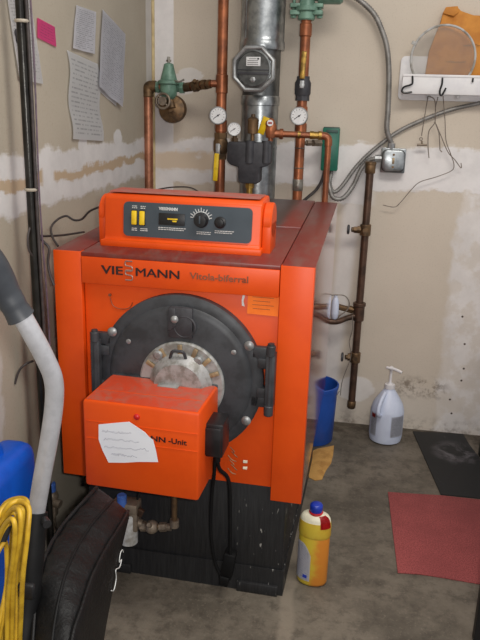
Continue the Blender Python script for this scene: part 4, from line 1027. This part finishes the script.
# loose cables between pipe and boiler
def cable(pts, label, r=.0035, m='cable', xs=None):
    b = MB(); b.tube(smoothpath(pts, 8), r, 7); return tag(b.build('loose_cable', M[m]), label, 'cable')
K = lambda x, y, d: PY(x, y, d)
cable([K(36, 236, 1.83), K(48, 236, 1.95), K(64, 235, 2.1), K(84, 232, 2.3)], 'straight cable running from the black pipe over the boiler top')
cable([K(58, 246, 1.90), K(53, 238, 1.93), K(51, 228, 2.0), K(57, 220, 2.05), K(66, 216, 2.1), K(74, 220, 2.1), K(82, 219, 2.1), K(90, 211, 2.08), K(102, 206, 2.05)], 'looping cable entering the left end of the control panel')
cable([K(36, 228, 1.84), K(42, 240, 1.84), K(49, 248, 1.84), K(48, 262, 1.84), K(50, 274, 1.84), K(54, 285, 1.84)], 'dark cable sagging behind the left edge of the boiler', .004)
cable([K(32, 222, 1.82), K(28, 236, 1.80), K(29, 250, 1.80), K(36, 262, 1.82), K(40, 285, 1.83), K(42, 305, 1.83), K(39, 322, 1.83)], 'brownish cable hanging down beside the black pipe', .003)
cable([K(33, 361, 1.83), K(26, 364, 1.80), K(19, 371, 1.78), K(15, 384, 1.77)], 'short bent cable end sticking out left of the black pipe')
cable([K(150, 192, 3.0), K(160, 189, 3.0), K(175, 187, 3.0), K(190, 187.5, 3.0), K(199, 192, 3.0)], 'thin cable arching over the rear of the boiler top', .003)
# papers
W_ = lambda x, y: PX(x, y, WX)
N1 = V((1, 0, 0))
pk = sheet([W_(5, -8), W_(28, -8), W_(41, 84), W_(17, 79)], M['paperD'], 'paper_sheet', 'long white sheet partly behind the black wall pipe', 'paper', curl=.004)
b = MB()
for (x, y, r_) in ((14, 33, .010), (16, 39, .013)):
    q = W_(x, y); b.cyl(q+V((.0065, 0, 0)), q+V((.009, 0, 0)), r_, n=14)
q0, q1 = W_(13.5, 32)+V((.008, 0, 0)), W_(18, 47)+V((.008, 0, 0)); b.tube([q0, q0.lerp(q1, .5)+V((0, -.004, 0)), q1], [.004, .009, .004], 8)
b.build('printed_figure', M['inkdark'], pk)
sheet([W_(36.5, 17.5), W_(54, 27), W_(55, 47), W_(36, 37.5)], M['pink'], 'pink_note', 'small pink note stuck on the left wall', 'note', curl=.002, nx=5, ny=5)
sheet([W_(75, 5), W_(95, 12), W_(92, 54), W_(70, 48)], M['paperA'], 'paper_sheet', 'upper printed white sheet nearest the pink note', 'paper', curl=.006)
def foldE(p, u, v):
    return p+V((0, .012*math.sin(v*9.0), 0))+V((.004*abs(math.sin(v*math.pi*1.5)), 0, 0))
sheet([W_(66, 50), W_(97, 64), W_(101, 141), W_(70, 139)], M['paperB'], 'paper_sheet', 'long folded typed sheet hanging lowest on the left wall', 'paper', curl=.002, edgefn=foldE, ny=20)
sheet([W_(101, 9), W_(124, 34), W_(119, 107), W_(95, 86)], M['paperC'], 'paper_sheet', 'large pale form sheet pinned nearest the wall corner', 'paper', curl=.010)
sheet([W_(104, 18), W_(125, 42), W_(115, 106), W_(97, 90)], M['paperD'], 'paper_sheet', 'back sheet peeking out beneath the large pale form', 'paper', curl=.002)

# small blue-capped valve on the pipe behind the steel tube
vv = PY(51, 486, 1.98)
vl = thing('drain_valve', 'small dirty brass drain valve with blue top low by the black pipe', 'valve', (vv.x, 1.98, 0))
b = MB(); b.cyl((vv.x, 1.98, 0), (vv.x, 1.98, vv.z-.02), .012); b.ball((vv.x, 1.98, vv.z-.04), .024); b.cyl((vv.x-.03, 1.98, vv.z-.05), (vv.x+.035, 1.97, vv.z-.06), .014); b.box((vv.x, 1.975, vv.z-.09), (.04, .03, .04), bev=.006); b.cyl((vv.x+.0, 1.96, vv.z-.11), (vv.x+.02, 1.94, vv.z-.15), .010)
b.build('valve_body', M['paintdark'], vl)
b = MB(); b.cyl((vv.x, 1.98, vv.z-.02), (vv.x, 1.98, vv.z+.012), .016, bev=.002); b.build('blue_top', M['lightblue'], vl)

# blue jerrycan
jr = thing('jerrycan', 'blue plastic jerrycan on the floor behind the yellow cord', 'jerrycan', (-.886, 1.53, 0))
bxx, byy = -.886, 1.53
b = MB(); b.box((bxx, byy, .28), (.115, .26, .565), bev=.04, seg=4); 
for z in (.15, .3): b.box((bxx+.0, byy, z), (.118, .2, .012), bev=.004)
b.build('can_body', M['bluejug'], jr)
b = MB(); b.tube(fillet([(bxx, byy+.02, .55), (bxx, byy+.015, .59), (bxx, byy-.07, .59), (bxx, byy-.08, .55)], .015, 4), .012, 10); b.build('carry_handle', M['bluejug'], jr)
b = MB(); b.prof((bxx-.02, byy-.10, .53), (bxx-.02, byy-.10, 9), [(0, .02), (.02, .02), (.022, .024), (.04, .024), (.043, .02)], 20); b.build('screw_cap', M['yellow'], jr)

# ------------------------------------------------------------------ upright vacuum cleaner
vac = thing('upright_vacuum', 'upright vacuum cleaner with bent steel handle and black cloth bag', 'vacuum cleaner', (-.53, .95, 0))
T = lambda x, y, d: PY(x, y, d)
tubep = smoothpath([T(8, 292, .985), T(30, 330, 1.0), T(45, 358, 1.02), T(53.5, 380, 1.035), T(54, 405, 1.045), T(49, 440, 1.05), T(42, 478, 1.055), T(36, 514, 1.06), T(33, 535, 1.06)], 8)
b = MB(); b.tube(tubep, .0160, 22); b.build('handle_tube', M['steel'], vac)
gp_ = smoothpath([T(-26, 245, .95), T(-14, 258, .96), T(-3, 276, .975), T(6, 292, .985), T(14, 306, .99), T(21, 317, .995)], 6)
n_ = len(gp_); b = MB(); b.tube(gp_, [ (.0215+.004*math.sin(min(1, i/(n_*.6))*math.pi)) if i < n_*.75 else .0205 + .003*max(0,(i/n_-.82)/.18) for i in range(n_)], 22); b.build('grip', M['grip'], vac)
b = MB(); ch = [T(36, 512, 1.06), T(32, 560, 1.03), T(27, 610, 1.0), T(21, 660, .96)]
b.tube(smoothpath(ch+[V((-.56, .88, .3)), V((-.56, .84, .08))], 5), .0215, 16); b.build('lower_frame', M['blackrub'], vac)
b = MB(); q = T(44, 520, 1.05); b.cyl(q, q+V((.012, -.012, 0)), .008); b.build('frame_clip', M['black'], vac)
b = MB(); q = T(26, 582, 1.0); b.box(q+V((0.012, -.022, 0)), (.03, .012, .03), bev=.004); b.build('frame_clip', M['black'], vac)
# bag: stations along the gusset (far top -> near bottom); each gives left/right edge
BR = [(T(128, 512, 1.37), 1), (T(122, 524, 1.30), 1), (T(107, 548, 1.20), 1), (T(92, 578, 1.10), 1), (T(82, 608, 1.02), 1), (T(72, 640, .95), 1), (T(66, 700, .86), 1)]
BL_ = [T(97, 488, 1.37), T(86, 500, 1.31), T(65, 524, 1.22), T(48, 552, 1.12), T(38, 585, 1.04), T(33, 640, .96), T(30, 700, .88)]
prR = smoothpath([p for p, _ in BR], 5); prL = smoothpath(BL_, 5)
back = smoothpath([T(126, 520, 1.385), T(121, 550, 1.33), T(113, 590, 1.25), T(104, 640, 1.17), V((-.46, 1.10, .25)), V((-.46, 1.02, .12))], 6)
n = len(prR); nb_ = len(back)
def samp(lst, t):
    f = t*(len(lst)-1); i = min(int(f), len(lst)-2); return lst[i].lerp(lst[i+1], f-i)
t_ = bmesh.new(); rows = []
NS = 30
for i in range(NS+1):
    s_ = i/NS
    pr_, pl_, bk_ = samp(prR, s_), samp(prL, s_), samp(back, s_)
    bl2 = bk_+(pl_-pr_)*1.0
    row = []
    up_ = V((0, -.25, 1)).normalized()
    for k in range(11):               # gusset, bulged
        u = k/10; p = pl_.lerp(pr_, u); bul = .016*math.sin(math.pi*u)**.6*(.3+.7*min(1, s_*4))+.0022*math.sin(s_*60+u*5)*min(1, s_*5)
        row.append(p+up_*bul)
    for k in range(1, 6): row.append(pr_.lerp(bk_, k/6)+V((.006*math.sin(math.pi*k/6), 0, 0)))
    for k in range(0, 7): row.append(bk_.lerp(bl2, k/6))
    for k in range(1, 6): row.append(bl2.lerp(pl_, k/6))
    rows.append([t_.verts.new(p) for p in row])
m_n = len(rows[0])
for A, B in zip(rows, rows[1:]):
    for k in range(m_n): t_.faces.new((A[k], A[(k+1) % m_n], B[(k+1) % m_n], B[k]))
t_.faces.new(rows[0][::-1]); t_.faces.new(rows[-1]); bmesh.ops.recalc_face_normals(t_, faces=t_.faces)
b = MB(); b.bm.free(); b.bm = t_; bag = b.build('dust_bag', M['bagcloth'], vac, angle=60)
up_ = V((0, -.25, 1)).normalized()
b = MB(); b.tube([p+up_*.003 for p in prR], .0042, 8); b.build('piping', M['bagcloth'], bag)
b = MB(); b.tube([p+up_*.003 for p in prL], .0042, 8); b.build('piping', M['bagcloth'], bag)
b = MB(); b.tube([samp(prL, i/40).lerp(samp(prR, i/40), .55)+up_*(.017*(.3+.7*min(1, i/10))) for i in range(1, 41)], .0032, 8); b.build('zipper', M['blackrub'], bag)
SN = 60
def face_pt(s_, k_): return samp(prR, s_).lerp(samp(back, s_), k_)+V((.009, 0, 0))
b = MB(); b.tube(smoothpath([face_pt(.23, .84), face_pt(.24, .66), face_pt(.27, .60), face_pt(.30, .72), face_pt(.27, .84), face_pt(.31, .84), face_pt(.35, .64), face_pt(.37, .80), face_pt(.42, .82), face_pt(.44, .70)], 4), .0011, 5); b.build('script_logo', M['white'], bag)
# motor housing on the floor below the frame of the picture
b = MB(); b.box((-.51, .86, .07), (.34, .26, .11), bev=.03, seg=3); b.box((-.50, .92, .15), (.16, .14, .10), bev=.03, seg=3); b.build('floor_head', M['black'], vac)
for sx_ in (-.65, -.37): b = MB(); b.cyl((sx_-.012, .95, .022), (sx_+.012, .95, .022), .022); b.build('wheel', M['blackrub'], vac)
# yellow cord, hung in loops on the frame
b = MB()
loops = [((-4, 520), (4, 505), (14, 499), (26, 500), (27, 515), (21, 560), (14, 610), (10, 660)),
         ((-4, 528), (5, 512), (14, 506), (22, 508), (22, 525), (16, 565), (9, 610), (5, 660)),
         ((-4, 540), (4, 522), (12, 513), (17, 518), (16, 545), (11, 580), (4, 630), (2, 660)),
         ((-6, 534), (2, 516), (12, 503), (24, 503), (26, 525), (19, 575), (17, 620), (15, 660)),
         ((-6, 552), (2, 532), (9, 524), (12, 535), (9, 565), (6, 600), (-1, 640), (-4, 670))]
loops += [((-6, 560), (2, 545), (6, 545), (7, 580), (2, 610), (-4, 640), (-6, 670)), ((-5, 524), (3, 508), (14, 502), (28, 506), (28, 530), (23, 575), (21, 615), (19, 660)), ((-5, 530), (5, 517), (13, 509), (20, 512), (20, 535), (14, 575), (12, 620), (11, 660)), ((-4, 544), (4, 526), (12, 519), (15, 530), (13, 560), (8, 600), (7, 640), (7, 665))]
for i, lp in enumerate(loops):
    d0 = 1.0-.0095*i
    b.tube(smoothpath([T(x, y, d0+.02*math.sin(j*1.1+i)) for j, (x, y) in enumerate(lp)], 7), .0042, 10)
cd_ = b.build('power_cord', M['cordyellow'], vac); cd_['label'] = 'coiled yellow power cord'
b = MB(); q0, q1 = T(1, 545, .955), T(10, 521, .965); b.tube([q0, q1], .007, 8); b.build('cord_hook', M['black'], vac)

# ------------------------------------------------------------------ light
fl_ = bpy.data.lights.new('camera_flash', 'AREA'); fl_.shape = 'RECTANGLE'; fl_.size = .05; fl_.size_y = .03; fl_.energy = 15; fl_.color = (1, .97, .93)
fo = bpy.data.objects.new('camera_flash', fl_); COL.objects.link(fo)
m4 = Matrix((RT, UP, -FW)).transposed().to_4x4(); m4.translation = CP+RT*.07+UP*.03; fo.matrix_world = m4
cl = bpy.data.lights.new('ceiling_lamp', 'AREA'); cl.shape = 'RECTANGLE'; cl.size = 1.3; cl.size_y = .5; cl.energy = 30; cl.color = (1, .95, .88)
co = bpy.data.objects.new('ceiling_lamp', cl); COL.objects.link(co); co.location = (.5, 1.3, 2.75)
co.rotation_euler = (R(8), 0, 0)
w = bpy.data.worlds.new('world'); SC.world = w; w.use_nodes = True
w.node_tree.nodes['Background'].inputs[0].default_value = (.9, .9, .92, 1); w.node_tree.nodes['Background'].inputs[1].default_value = .55
SC.view_settings.view_transform = 'Standard'; SC.view_settings.look = 'None'; SC.view_settings.exposure = .08; SC.view_settings.gamma = 1
try: SC.view_settings.use_curve_mapping = False
except Exception: pass
